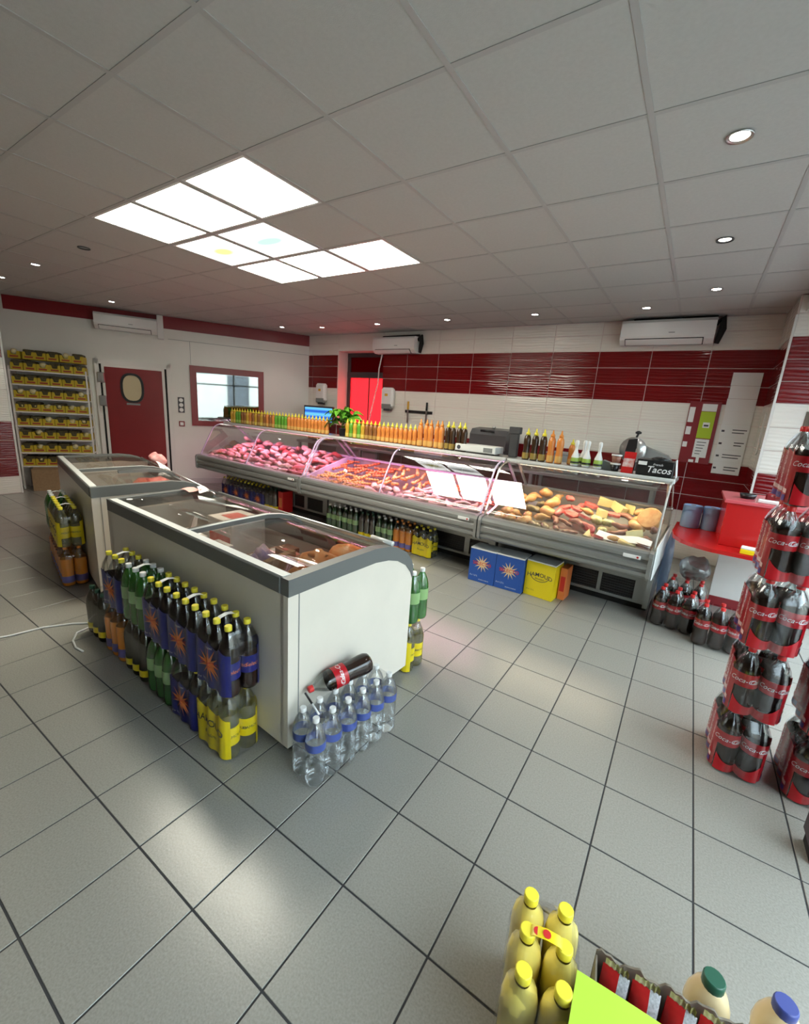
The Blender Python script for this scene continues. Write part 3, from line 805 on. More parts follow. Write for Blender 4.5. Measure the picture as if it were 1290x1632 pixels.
# big yellow cheese wheels and printed sheet at the right front
o = tag(MB().lathe([(.085, -.03), (.095, -.02), (.095, .02), (.085, .03)], 22).build('mortadella_round', M['roast'], None, CW(.12, .50, .82), (R(58), 0, R(-20))), 'big golden round leaning at the right end of the warm lit case', 'cold cut')
o = tag(MB().grid(lambda s, t: (-.40*s, .02*math.sin(s*3)+.12*t, .012*math.sin(s*7)+.03*t), 8, 2).build('price_sheet', M['paper'], None, CW(.05, .13, .665), (0, 0, C_RZ)), 'white printed sheet lying at the front of the warm lit case', 'paper')
# ------------------------------------------------------------------ chest freezers
M_('rim', pbr('grey_freezer_rim', (.13, .135, .13), .4))
M_('liner', pbr('freezer_liner', (.62, .61, .58), .4))
FZ_TOP = [(0, .875), (.30, .884), (.54, .888), (.64, .876), (.72, .853), (.80, .808), (.85, .752), (.87, .71)]
def freezer(label, loc, rz, L, div):
    t = thing('chest_freezer', label, 'freezer', loc, rz, 'chest freezers')
    Wd = .87
    low = [(y, z-.075) for y, z in FZ_TOP]
    MB().box(0.03, L-.03, 0, .06, .07, .80).build('side_panel', M['offwhite'], t)
    MB().box(0.03, L-.03, Wd-.06, Wd, .07, .64).build('side_panel', M['offwhite'], t)
    body = [(.0, .07), (Wd, .07), (Wd, .635)] + low[::-1][1:]
    MB().prism(body, 0, .05, 'x').build('end_panel', M['offwhite'], t)
    MB().prism(body, L-.05, L, 'x').build('end_panel', M['offwhite'], t)
    MB().box(L, L+.003, .055, .058, .075, .80).build('panel_seam', M['greyplastic'], t)
    MB().box(.05, L-.05, .06, Wd-.06, .07, .34).build('inner_floor', M['liner'], t)
    MB().box(.05, L-.05, .06, .068, .16, .80).box(.05, L-.05, Wd-.068, Wd-.06, .16, .66).box(.05, .058, .068, Wd-.068, .16, .80).box(L-.058, L-.05, .068, Wd-.068, .16, .80).build('inner_liner', M['liner'], t)
    rimp = FZ_TOP + low[::-1]
    for a, c in ((0, .05), (L-.05, L+.004)):
        MB().prism(rimp, a, c, 'x').build('end_rim', M['rim'], t)
    MB().box(.05, L-.05, -.004, .05, .80, .875, bev=.004).build('rim_rail', M['rim'], t)
    MB().box(.04, L-.04, .004, .046, .874, .879).build('rail_cap', M['edge'], t)
    MB().prism([(Wd+.003, .64), (Wd+.003, .71), (.85, .752), (.80, .77), (.80, .70), (Wd-.06, .64)], .05, L-.05, 'x').build('rim_rail', M['rim'], t)
    for y, z in ((.745, .842), (.795, .812)):
        MB().tube([(.06, y, z), (L-.06, y, z)], .009, 6).build('lid_track', M['alu'], t)
    lid = [(y+.0, z-.012) for y, z in FZ_TOP[:-1]]; lid[0] = (.05, .864)
    MB().strip(lid, .055, div-.03, -.005, 'x').build('glass_lid', M['tintglass'], t)
    lid2 = [(y, z-.022) for y, z in lid]
    MB().strip(lid2, div+.02, L-.055, -.005, 'x').build('glass_lid', M['tintglass'], t)
    MB().strip([(y, z+.006) for y, z in lid], div-.035, div+.005, -.026, 'x').build('lid_frame', M['rim'], t)
    MB().strip([(y, z+.009) for y, z in lid[:6]], div-.012, div+.008, -.003, 'x').build('frame_edge', M['edge'], t)
    for x in (.08, L-.08):
        for y in (.07, Wd-.07):
            MB().lathe([(.03, 0), (.03, .07)], 12).build('foot', M['black'], t, (x, y, 0))
    return t
F1 = ((-3.12, 1.211, 0), R(-3.4), 1.872)
F2 = ((-5.357, 1.672, 0), R(-12.3), 1.873)
fz1 = freezer('white chest freezer with grey rim, nearest, bottles packed along its side', F1[0], F1[1], F1[2], .97)
fz2 = freezer('white chest freezer with grey rim, farther, standing before the red door', F2[0], F2[1], F2[2], .95)
MB().strip([(y+.0, z+.004) for y, z in FZ_TOP[1:6]], 1.18, 1.22, -.024, 'x').build('lid_frame', M['rim'], fz2)
MB().lathe([(.012, 0), (.02, .004), (.016, .008)], 10).build('lid_stop', M['edge'], fz1, (1.80, .70, .868))
MB().tube([(1.70, .70, .876), (1.85, .70, .872)], .014, 8).build('lid_handle', M['edge'], fz1)
MB().lathe([(.018, 0), (.018, .004)], 12).build('lid_stop', M['whiteplastic'], fz1, (.10, .10, .874))
def inF(F, x, y, z):
    c, s_ = math.cos(F[1]), math.sin(F[1])
    return (F[0][0]+c*x-s_*y, F[0][1]+s_*x+c*y, z)
M_('blueprint', pbr('blue_red_printed_bag', (.06, .08, .35), .35, noise=.5, nscale=18, speck=(.65, .45, .45)))
M_('orangebag', pbr('orange_breaded_bag', (.92, .33, .07), .3, noise=.3, nscale=14, speck=(.95, .62, .32), bump=.5, bscale=18))
M_('brownprint', pbr('brown_printed_carton', (.22, .10, .05), .6, noise=.3, nscale=15))
def carton(label, F, x, y, z, sx, sy, sz, mats, rz=0.0, cat='box', tilt=(0, 0)):
    t = thing('carton', label, cat, inF(F, x, y, z), F[1]+rz)
    t.rotation_euler = (tilt[0], tilt[1], F[1]+rz)
    MB().box(-sx/2, sx/2, -sy/2, sy/2, 0, sz, bev=.003).build('box_body', mats[0], t)
    MB().box(-sx/2+.02, sx/2-.02, -sy/2-.001, -sy/2, sz*.25, sz*.75).box(-sx*.3, sx*.3, -sy*.25, sy*.25, sz, sz+.001).build('printed_label', mats[1], t)
    return t
carton('pale frozen food carton in the far half of the nearest freezer', F1, .50, .62, .34, .30, .26, .42, (M['paper'], M['redslice']))
carton('small green and white carton in the far half of the nearest freezer', F1, .62, .20, .34, .24, .16, .40, (M['paper'], M['olive']))
carton('dark brown frozen carton behind the freezer divider', F1, 1.08, .46, .34, .12, .40, .34, (M['brownprint'], M['paper']))
carton('pale carton with red print beside the freezer divider', F1, 1.08, .14, .34, .15, .12, .46, (M['paper'], M['brownprint']))
carton('upright brown cardboard flap box in the near half of the freezer', F1, 1.42, .30, .34, .04, .22, .45, (M['card'], M['card']), .25)
carton('long reddish brown carton leaning in the near freezer half', F1, 1.25, .50, .34, .24, .06, .38, (M['brownprint'], M['beef']), -.1)
def bagmesh(seed, rx, ry, rz): return MB().blob(rx, ry, rz, 14, 8, .16, seed)
for k, (x, y, z, rx, ry, rz_, lb) in enumerate([(1.20, .34, .60, .10, .10, .17, 'blue and red printed frozen bag in the near freezer half'), (1.31, .20, .60, .06, .09, .18, 'smaller blue and red frozen bag beside the brown flap')]):
    tag(bagmesh(k+3, rx, ry, rz_).build('frozen_bag', M['blueprint'], None, inF(F1, x, y, z), (0, 0, k)), lb, 'food bag')
for k, (x, y, z, rx, ry, rz_, lb) in enumerate([(1.56, .44, .60, .12, .10, .225, 'orange breaded food bag with twisted tip in the near freezer half'), (1.58, .655, .595, .15, .10, .22, 'long orange breaded food bag by the freezer end'), (1.66, .20, .62, .06, .06, .20, 'small orange and white tub in the freezer corner')]):
    ob = MB().grid(lambda s, t, rx=rx, ry=ry, rz_=rz_, k=k: ((lambda a, q, j: (rx*j*q*math.cos(a), ry*j*q*math.sin(a), rz_*(-1+2*t)))(2*PI*s, (1-abs(2*t-1)**5)**.5 if 0 < t < 1 else .02, 1+.12*math.sin(2*PI*s*3+k+5*t)+.07*math.sin(2*PI*s*7+9*t))), 20, 12)
    tb = tag(ob.build('breaded_bag', M['orangebag'], None, inF(F1, x, y, z), (0, 0, F1[1])), lb, 'food bag')
    if k == 0: MB().lathe([(.06, 0), (.03, .012), (.022, .025)], 10).build('bag_tip', M['orangebag'], tb, (0, 0, .20))
# second freezer contents and things lying on it
tag(MB().blob(.16, .20, .09, 12, 6, .3, 5).build('frozen_meat', M['redslice'], None, inF(F2, 1.22, .55, .72), (0, 0, .3)), 'red frozen meat in the open far freezer', 'meat')
tag(MB().blob(.13, .12, .20, 12, 6, .25, 8).build('frozen_bag', M['brownmeat'], None, inF(F2, 1.45, .36, .58), (0, 0, .8)), 'dark frozen bag in the open far freezer', 'food bag')
carton('pale carton at the bottom of the far freezer', F2, .70, .45, .34, .30, .30, .30, (M['paper'], M['cheese']))
cb = tag(MB().blob(.075, .055, .05, 12, 7, .35, 15).build('crumpled_bag', pbr('pink_white_plastic_bag', (.80, .50, .48), .35, noise=.3, nscale=14, speck=(.72, .16, .15)), None, inF(F2, .86, .70, .935), (0, .3, .2)), 'crumpled pink and white plastic bag on the far freezer', 'plastic bag')
MB().grid(lambda s, t: (.02+.15*s, -.04+.08*t, -.01-.075*s+.012*math.sin(6*s+3*t)), 6, 3).build('bag_flap', M['paper'], cb)
tag(MB().grid(lambda s, t: (.18*s, .11*t-.03*s, .022+.014*math.sin(5*s+4*t)-.035*t*t), 8, 6).build('plastic_wrapper', pbr('wrinkled_white_wrapper', (.80, .76, .74), .25), None, inF(F1, .0, .60, .868), (0, 0, R(-15))), 'wrinkled white wrapper on the far end of the nearest freezer', 'wrapper')
tag(MB().grid(lambda s, t: (.10*s, .12*t, .008*math.sin(4*s+3*t)), 4, 4).build('torn_paper', pbr('pale_red_paper', (.72, .32, .28), .6), None, inF(F1, .03, .46, .892), (0, 0, R(8))), 'small pale red torn paper on the nearest freezer', 'paper')
# ------------------------------------------------------------------ drinks
M_('pet', clear('clear_pet', (.93, .95, .94), .16, .04))
M_('petwater', clear('clear_water_pet', (.955, .97, .975), .25, .03, body=.02, bodycol=(.80, .86, .88)))
M_('cola', pbr('cola_liquid', (.018, .007, .004), .12, spec=.6))
M_('greenpet', clear('green_pet', (.20, .55, .16), .2, .05, body=.62, bodycol=(.06, .34, .05)))
M_('darkgreenpet', clear('dark_green_pet', (.10, .30, .10), .2, .05, body=.80, bodycol=(.03, .13, .03)))
M_('olivepet', clear('olive_pet', (.22, .22, .14), .2, .05, body=.75, bodycol=(.075, .065, .03)))
M_('orangeliq', pbr('orange_soda', (.80, .27, .03), .15, sss=.2))
M_('lemonliq', pbr('cloudy_lemonade', (.86, .70, .17), .10, coat=.6))
M_('paleliq', clear('pale_lemon_soda', (.80, .80, .60), .16, .04, body=.35, bodycol=(.55, .52, .32)))
M_('juiceliq', pbr('pale_juice', (.78, .60, .34), .14))
M_('capyellow', pbr('yellow_cap', (.85, .72, .05), .35))
M_('capwhite', pbr('white_cap', (.80, .80, .78), .35))
M_('capred', pbr('red_cap', (.62, .02, .02), .35))
M_('capgreen', pbr('dark_green_cap', (.02, .10, .06), .35))
M_('capblue', pbr('blue_cap', (.05, .07, .28), .35))
M_('caporange', pbr('orange_cap', (.75, .25, .03), .35))
M_('lblue', pbr('blue_print', (.012, .016, .155), .35))
M_('lyellow', pbr('yellow_print', (.85, .66, .01), .35))
M_('lgreen', pbr('pale_green_print', (.30, .50, .20), .35))
M_('lpurple', pbr('violet_print', (.16, .13, .36), .35))
M_('lred', pbr('cola_red_print', (.48, .008, .016), .3))
M_('lwhite', pbr('white_print', (.85, .85, .85), .4))
M_('burst', pbr('orange_print', (.78, .22, .06), .4))
M_('wblue', pbr('water_label_blue', (.06, .10, .36), .35))
M_('filmgloss', clear('glossy_shrink_film', (.93, .93, .94), .16, .12, fres=.35))
SODA = [(.030, 0), (.039, .003), (.0435, .016), (.044, .05), (.0425, .095), (.043, .14), (.0440, .19), (.0415, .225), (.033, .256), (.022, .281), (.0145, .294), (.0135, .300), (.0135, .312)]
COKE = [(.032, 0), (.043, .006), (.0490, .022), (.0495, .045), (.0465, .085), (.0440, .112), (.0470, .140), (.0500, .160), (.0500, .195), (.0465, .226), (.036, .256), (.022, .283), (.0145, .296), (.0135, .302), (.0135, .314)]
def _ridge():
    p = [(.030, 0), (.039, .004), (.0425, .014)]
    z = .022
    while z < .165:
        p += [(.0430, z), (.0405, z+.006)]; z += .0125
    p += [(.0430, .172), (.0430, .215), (.0415, .235), (.034, .262), (.022, .283), (.0145, .294), (.013, .299), (.013, .306)]
    return p
WATER = _ridge()
KIND = {}
def cyl_text(mb, body, size, r, zc, ang, mi, **kw):
    vs, fs = text_geo(body, size, **kw)
    mb.add([(r*math.cos(ang + x/r), r*math.sin(ang + x/r), zc + y) for x, y in vs], fs, mi)
def ring(mb, r, z0, z1, mi=0, n=18, prof=None):
    return mb.lathe([(r, z0), (r, z1)], n, mi, cap=False)
def kind(name, prof, liquid, level, top, cap, capr=.0155, capz=(.300, .322), label=None, ltext=None):
    b = MB().lathe(prof, 16, mfun=lambda z: 0 if z < level else 1)
    me = b.mesh('bottle', [liquid, top])
    c = MB().lathe([(capr*.97, capz[0]), (capr, capz[0]+.002), (capr, capz[1]-.002), (capr*.9, capz[1])], 14).mesh('cap', cap)
    l = None
    if label:
        lm, z0, z1, r = label
        lb = ring(MB(), r, z0, z1)
        mats = [lm]
        if ltext:
            tx, sz, tm, kw = ltext
            mats.append(tm)
            for a in (PI, 1.5*PI, 0.0): cyl_text(lb, tx, sz, r+.0006, (z0+z1)/2, a, 1, **kw)
        l = lb.mesh('label', mats)
    KIND[name] = (me, c, l)
kind('selecto', SODA, M['cola'], .20, M['pet'], M['capyellow'], label=(M['lblue'], .085, .165, .0446), ltext=('Selecto', .026, M['burst'], dict(shear=.2)))
kind('hamoud', SODA, M['paleliq'], .225, M['pet'], M['capyellow'], label=(M['lyellow'], .075, .165, .0446), ltext=('HAMOUD', .020, M['ink'], {}))
kind('lime', SODA, M['greenpet'], .5, M['greenpet'], M['capwhite'], label=(M['lgreen'], .13, .20, .0449))
kind('limedark', SODA, M['darkgreenpet'], .5, M['darkgreenpet'], M['capwhite'], label=(M['lgreen'], .14, .20, .0449))
kind('olive', SODA, M['olivepet'], .5, M['olivepet'], M['capgreen'], label=(M['lyellow'], .035, .075, .0446))
kind('orange', SODA, M['orangeliq'], .235, M['pet'], M['caporange'], label=(M['lpurple'], .03, .085, .0447))
kind('coke', COKE, M['cola'], .225, M['pet'], M['capred'], label=(M['lred'], .140, .205, .0506), ltext=('Coca-Cola', .030, M['lwhite'], dict(shear=.35)))
kind('water', WATER, M['petwater'], .5, M['petwater'], M['capwhite'], capr=.0145, capz=(.296, .316), label=(M['wblue'], .176, .212, .0436))
LEMON = [(.028, 0), (.038, .003), (.0430, .014), (.0430, .06), (.0410, .11), (.0425, .16), (.0438, .205), (.0432, .238), (.038, .264), (.025, .278), (.018, .290), (.0165, .298), (.0165, .310)]
kind('lemon', LEMON, M['lemonliq'], .285, M['pet'], M['capyellow'], capr=.0195, capz=(.298, .322))
def add_bottle(kindname, parent, loc, rz=0.0):
    me, c, l = KIND[kindname]
    b = place(me, 'bottle', parent, loc, (0, 0, rz))
    place(c, 'cap', b)
    if l: place(l, 'label', b)
    return b
def hull(nx, ny, p, r, z1, zt):
    """shrink film: rounded outline around the bottles, pulled in over the shoulders"""
    def loop(k, z):
        hx = (nx-1)/2*p; hy = (ny-1)/2*p; pts = []
        for cx, cy, a0 in ((hx, hy, 0), (-hx, hy, PI/2), (-hx, -hy, PI), (hx, -hy, 1.5*PI)):
            for i in range(4):
                a = a0 + i/3*PI/2
                pts.append((cx*k[1] + r*k[0]*math.cos(a), cy*k[1] + r*k[0]*math.sin(a), z))
        return pts
    lv = [loop((.98, 1), .004), loop((1.03, 1), .02), loop((1.03, 1), z1), loop((.82, 1), z1+(zt-z1)*.5), loop((.40, 1), zt)]
    n = len(lv[0]); vs = [q for L_ in lv for q in L_]
    fs = [(j*n+i, j*n+(i+1) % n, (j+1)*n+(i+1) % n, (j+1)*n+i) for j in range(len(lv)-1) for i in range(n)]
    return MB().add(vs, fs, 0, True)
def scallop(x, nx, p, r, ry):
    k = round(x/p + (nx-1)/2); k = max(0, min(nx-1, k)); dx = x - (k-(nx-1)/2)*p
    return ry + max(r*(.80 if abs(x) < (nx-1)/2*p else .30), math.sqrt(max(1e-6, r*r-dx*dx)))
_wm = {}
def star(n, r0, r1, cx, cz):
    return [(cx + (r1 if i % 2 else r0)*math.sin(PI*i/n), cz + (r1 if i % 2 else r0)*math.cos(PI*i/n)) for i in range(2*n)]
def printed(kindname):
    if kindname in _wm: return _wm[kindname]
    p, nx, r, ry = .0885, 3, .0462, .0443
    X = p*1.5 - .002
    z1 = .235
    base = []
    for sgn in (-1, 1):
        def fn(s, t, sgn=sgn):
            x = -X*1.0 + 2*X*s
            top = z1 - .03*abs(math.sin(PI*(x/p)))
            return (x*sgn*-1, sgn*scallop(x, nx, p, r, ry), .012 + (top-.012)*t)
        base.append(MB().grid(fn, 24, 3).mesh('printed_wrap', M['lblue'] if kindname == 'selecto' else M['lyellow']))
    lg = MB()
    yb = lambda x: -(scallop(x, nx, p, r, ry) + .0012)
    if kindname == 'selecto':
        st = star(13, .085, .026, .0, .125)
        lg.add([(x, yb(x) - .004*0, z) for x, z in st] + [(0, yb(0)-.001, .125)], [((i+1) % 26, i, 26) for i in range(26)], 0)
        text_flat(lg, 'SELECTO', .034, lambda x, y: (x, yb(x)-.0025, .125+y+.12*x), 1, bold=.004)
        text_flat(lg, 'BOISSON', .012, lambda x, y: (x, yb(x)-.0015, .205+y), 2)
        text_flat(lg, '6 x 1,5 L', .014, lambda x, y: (x-.06, yb(x-.06)-.0015, .035+y), 2)
        mats = [M['burst'], M['capred'], M['lwhite']]
    else:
        text_flat(lg, 'HAMOUD', .050, lambda x, y: (x, yb(x)-.0015, .150+y-1.1*x*x), 0, bold=.006)
        text_flat(lg, 'Boualem', .026, lambda x, y: (x, yb(x)-.0015, .085+y), 0, shear=.3)
        mats = [M['ink']]
    _wm[kindname] = (base, lg.mesh('logo', mats))
    return _wm[kindname]
_hm = {}
HANDLE = MB().strip([(-.055, .300), (-.03, .322), (0, .328), (.03, .322), (.055, .300)], -.012, .012, .0015, 'y').mesh('carry_handle', M['lwhite'])
def cola_wrap():
    if 'coke' in _wm: return _wm['coke']
    p, nx, r, ry = .101, 3, .0525, .0505
    X = p + .035
    base = []; logos = []
    lm = [pbr('pale_pink_print', (.80, .55, .52), .4), pbr('violet_patch', (.07, .03, .22), .4)]
    for sgn in (-1, 1):
        def fn(s, t, sgn=sgn):
            x = -X + 2*X*s
            e = max(0, (abs(x)-p)/.035)
            y0 = scallop(x, nx, p, r, ry) - .004*e
            top = .236 - .022*abs(math.sin(PI*x/p)) - .05*e
            return (-sgn*x, sgn*y0, .012 + (top-.012)*t)
        base.append(MB().grid(fn, 30, 3).mesh('printed_wrap', M['lred']))
        lg = MB()
        yb = lambda x, sgn=sgn: sgn*(scallop(x, nx, p, r, ry) + .0012)
        for cx in (-.095, .0, .095):
            text_flat(lg, 'Coca-Cola', .040, lambda x, y, cx=cx, sgn=sgn: (cx - y*-sgn*1.0, yb(cx - y*-sgn*1.0), .148 + x*.82), 0, shear=.35, bold=.012)
            lg.grid(lambda s, t, cx=cx: (cx-.03+.06*s, yb(cx-.03+.06*s), .050+.018*t+.010*s), 5, 1, 0)
            lg.grid(lambda s, t, cx=cx: (cx-.03+.06*s, yb(cx-.03+.06*s), .020+.024*t), 5, 1, 1)
        logos.append(lg.mesh('logo', lm))
    skirts = []
    for sgn in (-1, 1):
        def fe(s, t, sgn=sgn):
            y = (-1+2*s)*(ry+r*.62)
            return (sgn*(p + math.sqrt(max(0, r*r - min(abs(abs(y)-ry), r)**2)) + .002), sgn*y, .010 + (.040 + .045*abs(2*s-1)**3)*t)
        skirts.append(MB().grid(fe, 16, 2).mesh('wrap_skirt', M['lred']))
    _wm['coke'] = (base, logos, skirts)
    return _wm['coke']
def pack(kindname, label, loc, rz, group, nx=3, ny=2, handle=True, film=True, spin=0.0, wrap=True):
    p = .101 if kindname == 'coke' else .0885
    r = .0505 if kindname == 'coke' else .0445
    nm = {'coke': 'cola_pack', 'water': 'water_pack', 'lemon': 'lemonade_pack'}.get(kindname, 'soda_pack')
    t = thing(nm, label, 'bottle pack', loc, rz, group)
    for i in range(nx):
        for j in range(ny):
            add_bottle(kindname, t, ((i-(nx-1)/2)*p, (j-(ny-1)/2)*p, .002), spin if kindname != 'coke' else 0)
    if film:
        k = (nx, ny, p, kindname == 'lemon')
        if k not in _hm: _hm[k] = hull(nx, ny, p, r+.001, .225, .296).mesh('shrink_film', M['filmgloss'] if kindname in ('coke', 'lemon') else M['film'])
        place(_hm[k], 'shrink_film', t)
    if kindname in ('selecto', 'hamoud'):
        a, l = printed(kindname)
        for k, m_ in enumerate(a):
            w_ = place(m_, 'printed_wrap', t)
            if k == 0: place(l, 'logo', w_)
    if kindname == 'coke' and wrap:
        a, l, q = cola_wrap()
        for m_, lg_ in zip(a, l): place(lg_, 'logo', place(m_, 'printed_wrap', t))
        for m_ in q: place(m_, 'wrap_skirt', t)
    if handle and kindname in ('selecto', 'lime', 'hamoud'): place(HANDLE, 'carry_handle', t, (0, 0, .003), (0, 0, PI/2))
    return t
# along the near side of the first freezer
G1 = 'soda packs stacked along the nearest freezer'
def f1x(wx): return F1[0][0]*-1 + wx
for kd, wx, lb in [('hamoud', -1.565, 'pack of clear soda in yellow wrap, lowest at the near end of the freezer'), ('selecto', -1.825, 'blue wrapped soda pack on the floor beside the yellow pack'),
                   ('lime', -2.095, 'green bottle pack on the floor below the blue wrapped packs'), ('olive', -2.385, 'olive brown bottle pack on the floor between green and orange packs'),
                   ('orange', -2.675, 'orange soda pack on the floor by the first freezer'), ('olive', -2.985, 'olive bottle pack on the floor at the far end of the row')]:
    pack(kd, lb, inF(F1, wx+3.12, -.098, 0), F1[1], G1)
for kd, wx, lb in [('selecto', -1.545, 'blue wrapped soda pack on top of the yellow pack, nearest'), ('selecto', -1.815, 'blue wrapped soda pack, second from the near end of the top layer'),
                   ('selecto', -2.085, 'blue wrapped soda pack on top of the green bottle pack'), ('lime', -2.355, 'green bottle pack with white caps in the top layer'), ('selecto', -2.63, 'blue wrapped soda pack at the far end of the top layer')]:
    pack(kd, lb, inF(F1, wx+3.12, -.098, .327), F1[1], G1)
pack('hamoud', 'yellow labelled bottle pack on the floor on the far side of the nearest freezer', inF(F1, 1.75, .97, 0), F1[1], 'packs on the far side of the nearest freezer')
pack('lime', 'green bottle pack on the yellow pack on the far side of the nearest freezer', inF(F1, 1.755, .975, .327), F1[1], 'packs on the far side of the nearest freezer')
# along the second freezer
G2 = 'soda packs stacked along the far freezer'
for kd, x, z, lb in [('orange', 1.32, 0, 'orange soda pack on the floor, nearest along the far freezer'), ('orange', 1.04, 0, 'orange soda pack on the floor, second along the far freezer'), ('orange', .76, 0, 'orange soda pack on the floor, third along the far freezer'),
                     ('hamoud', 1.32, .327, 'yellow wrapped pack on the orange pack, nearest along the far freezer'), ('hamoud', 1.04, .327, 'yellow wrapped pack, second along the far freezer'), ('lime', .76, .327, 'green bottle pack with white caps along the far freezer')]:
    pack(kd, lb, inF(F2, x, -.098, z), F2[1], G2)
# under the counter
G3 = 'soda packs under the meat counter'
def undr(kd, x, lb, v=.35): pack(kd, lb, CW(-(x+.09), v, 0), C_RZ, G3, handle=False)
for k, (kd, x, lb) in enumerate([('selecto', -6.10, 'blue wrapped pack at the far left under the meat counter'), ('selecto', -5.82, 'blue wrapped pack, second from the left under the meat counter'), ('selecto', -5.54, 'blue wrapped pack, third from the left under the meat counter'),
        ('selecto', -5.26, 'blue wrapped pack, fourth from the left under the meat counter'), ('olive', -4.98, 'dark bottle pack beside the blue packs under the counter'),
        ('limedark', -3.68, 'green bottle pack, leftmost of the green ones under the counter'), ('limedark', -3.40, 'green bottle pack left of the dark bottles under the counter'), ('olive', -3.12, 'dark bottle pack between green packs under the counter'),
        ('limedark', -2.85, 'green bottle pack beside the orange pack under the counter'), ('orange', -2.58, 'orange soda pack under the counter'), ('hamoud', -2.30, 'yellow wrapped pack under the counter beside the orange one')]):
    undr(kd, x, lb, .35 if k != 10 else .34)
# water before the first freezer
pack('water', 'pack of clear water bottles with blue labels, nearest the viewer', (-1.115, 1.195, 0), R(83), 'water packs before the nearest freezer')
pack('water', 'pack of clear water bottles under the lying cola bottle', (-1.085, 1.462, 0), R(83), 'water packs before the nearest freezer')
cb_ = thing('cola_bottle', 'big cola bottle lying on the water bottles', 'bottle', (0, 0, 0))
add_bottle('coke', cb_, (0, 0, 0), R(60))
cb_.location = (-1.115, 1.49, .372)
cb_.rotation_euler = Vector((-.10, -.30, -.035)).to_track_quat('Z', 'Y').to_euler()
pn = tag(MB().tube([(0, 0, 0), (.11, 0, 0)], [.0045, .0045], 7).build('marker_pen', M['lwhite'], None, (-1.19, 1.16, .327), (0, R(5), R(-20))), 'small black and white pen lying on the water bottles', 'pen')
MB().tube([(-.03, 0, 0), (.045, 0, 0)], .0048, 7).build('pen_cap', M['black'], pn)
# cola stacks by the shop front
for k in range(5):
    wh = ['bottom', 'second', 'third', 'fourth', 'top'][k]
    pack('coke', 'red wrapped cola pack, %s layer of the tall stack' % wh, (.435+.006*math.sin(k*2), 2.445+.008*math.cos(k*3), .323*k), R(90+[1, -2, 2, 0, 2][k]), 'cola packs in the tall stack')
for k in range(4):
    wh = ['bottom', 'second', 'third', 'top'][k]
    pack('coke', 'red wrapped cola pack, %s layer of the stack at the right edge' % wh, (.715, 2.45+.006*k, .323*k), R(90), 'cola packs in the right edge stack')
pack('coke', 'cola pack on the floor beside the counter end, left of two', (.115, 3.915, 0), R(-8), 'cola packs on the floor by the red table', wrap=False)
pack('coke', 'cola pack on the floor under the red table, right of two', (.40, 3.77, 0), R(-3), 'cola packs on the floor by the red table', wrap=False)
pack('coke', 'cola pack behind the two others in the dark gap beside the counter', (.17, 4.25, 0), R(-5), 'cola packs on the floor by the red table', wrap=False)
# foreground lemonade pack
def lemonpack():
    t = pack('lemon', 'pack of six cloudy lemonade bottles with yellow caps in the foreground', (-.078, .898, 0), R(102), 'foreground goods', handle=False)
    del t['group']
    h = MB().strip([(-.055, .306), (-.03, .326), (0, .330), (.03, .326), (.055, .306)], -.013, .013, .0015, 'y').build('carry_handle', M['lyellow'], t, (0, 0, .003), (0, 0, PI/2))
    MB().lathe([(.010, 0), (.010, .001)], 10).lathe([(.010, 0), (.010, .001)], 10, mat=Matrix.Translation((.022, 0, -.004))).build('red_fruit_print', M['capred'], h, (0, 0, .3315))
lemonpack()
# cardboard cartons by the counter
def logo_carton(label, x, y, mat, kindname, rz, w=.265, h=.335, d=.20):
    t = thing('drinks_carton', label, 'carton', (x, y, 0), rz, 'drinks cartons under the counter')
    MB().box(-w/2, w/2, 0, d, 0, h-.012, bev=.003).build('carton_body', mat, t)
    MB().box(-w/2+.002, w/2-.002, .002, d-.002, h-.012, h).build('carton_lid', M['paper'], t)
    lg = MB()
    if kindname == 'selecto':
        st = star(12, .085, .03, 0, .19)
        lg.add([(x_, -.0015, z) for x_, z in st] + [(0, -.002, .19)], [((i+1) % 24, i, 24) for i in range(24)], 1)
        text_flat(lg, 'SELECTO', .046, lambda x_, y_: (x_, -.003, .19+y_), 0, bold=.01)
        text_flat(lg, '6 x 1,5 L', .022, lambda x_, y_: (x_-.075, -.0015, .06+y_), 2)
        text_flat(lg, 'BOISSON GAZEUSE', .012, lambda x_, y_: (x_+.03, -.0015, .03+y_), 2)
        mats = [M['capred'], pbr('gold_print', (.75, .55, .30), .5), M['lwhite']]
    else:
        text_flat(lg, 'HAMOUD', .052, lambda x_, y_: (x_, -.0015, .215+y_-1.2*x_*x_), 0, bold=.008)
        lg.prism([(.085*math.cos(a), .205+.055*math.sin(a)) for a in [PI+PI*i/14 for i in range(15)]] + [(.080*math.cos(a), .205+.050*math.sin(a)) for a in [2*PI-PI*i/14 for i in range(15)]], -.0015, 0, 'y', 0)
        text_flat(lg, 'Boualem', .024, lambda x_, y_: (x_, -.0015, .178+y_), 0, shear=.3)
        text_flat(lg, '6 x 1,5 L', .020, lambda x_, y_: (x_-.07, -.0015, .06+y_), 0)
        mats = [M['ink']]
    lg.build('logo', mats, t)
M_('cblue', pbr('blue_carton', (.018, .085, .36), .5))
logo_carton('blue drinks carton with a starburst logo, left one', -1.462, 3.66, M['cblue'], 'selecto', R(-1))
logo_carton('blue drinks carton with a starburst logo, beside the yellow carton', -1.195, 3.665, M['cblue'], 'selecto', R(1))
logo_carton('yellow drinks carton lettered HAMOUD', -.925, 3.70, M['lyellow'], 'hamoud', R(-5))
t = thing('red_carton', 'red carton tucked behind the yellow carton under the counter', 'carton', (-.745, 3.80, 0), R(-3))
MB().box(-.03, .03, 0, .16, 0, .30, bev=.003).build('carton_body', M['burst'], t); MB().box(-.02, .02, -.001, 0, .08, .22).build('carton_print', M['capred'], t)
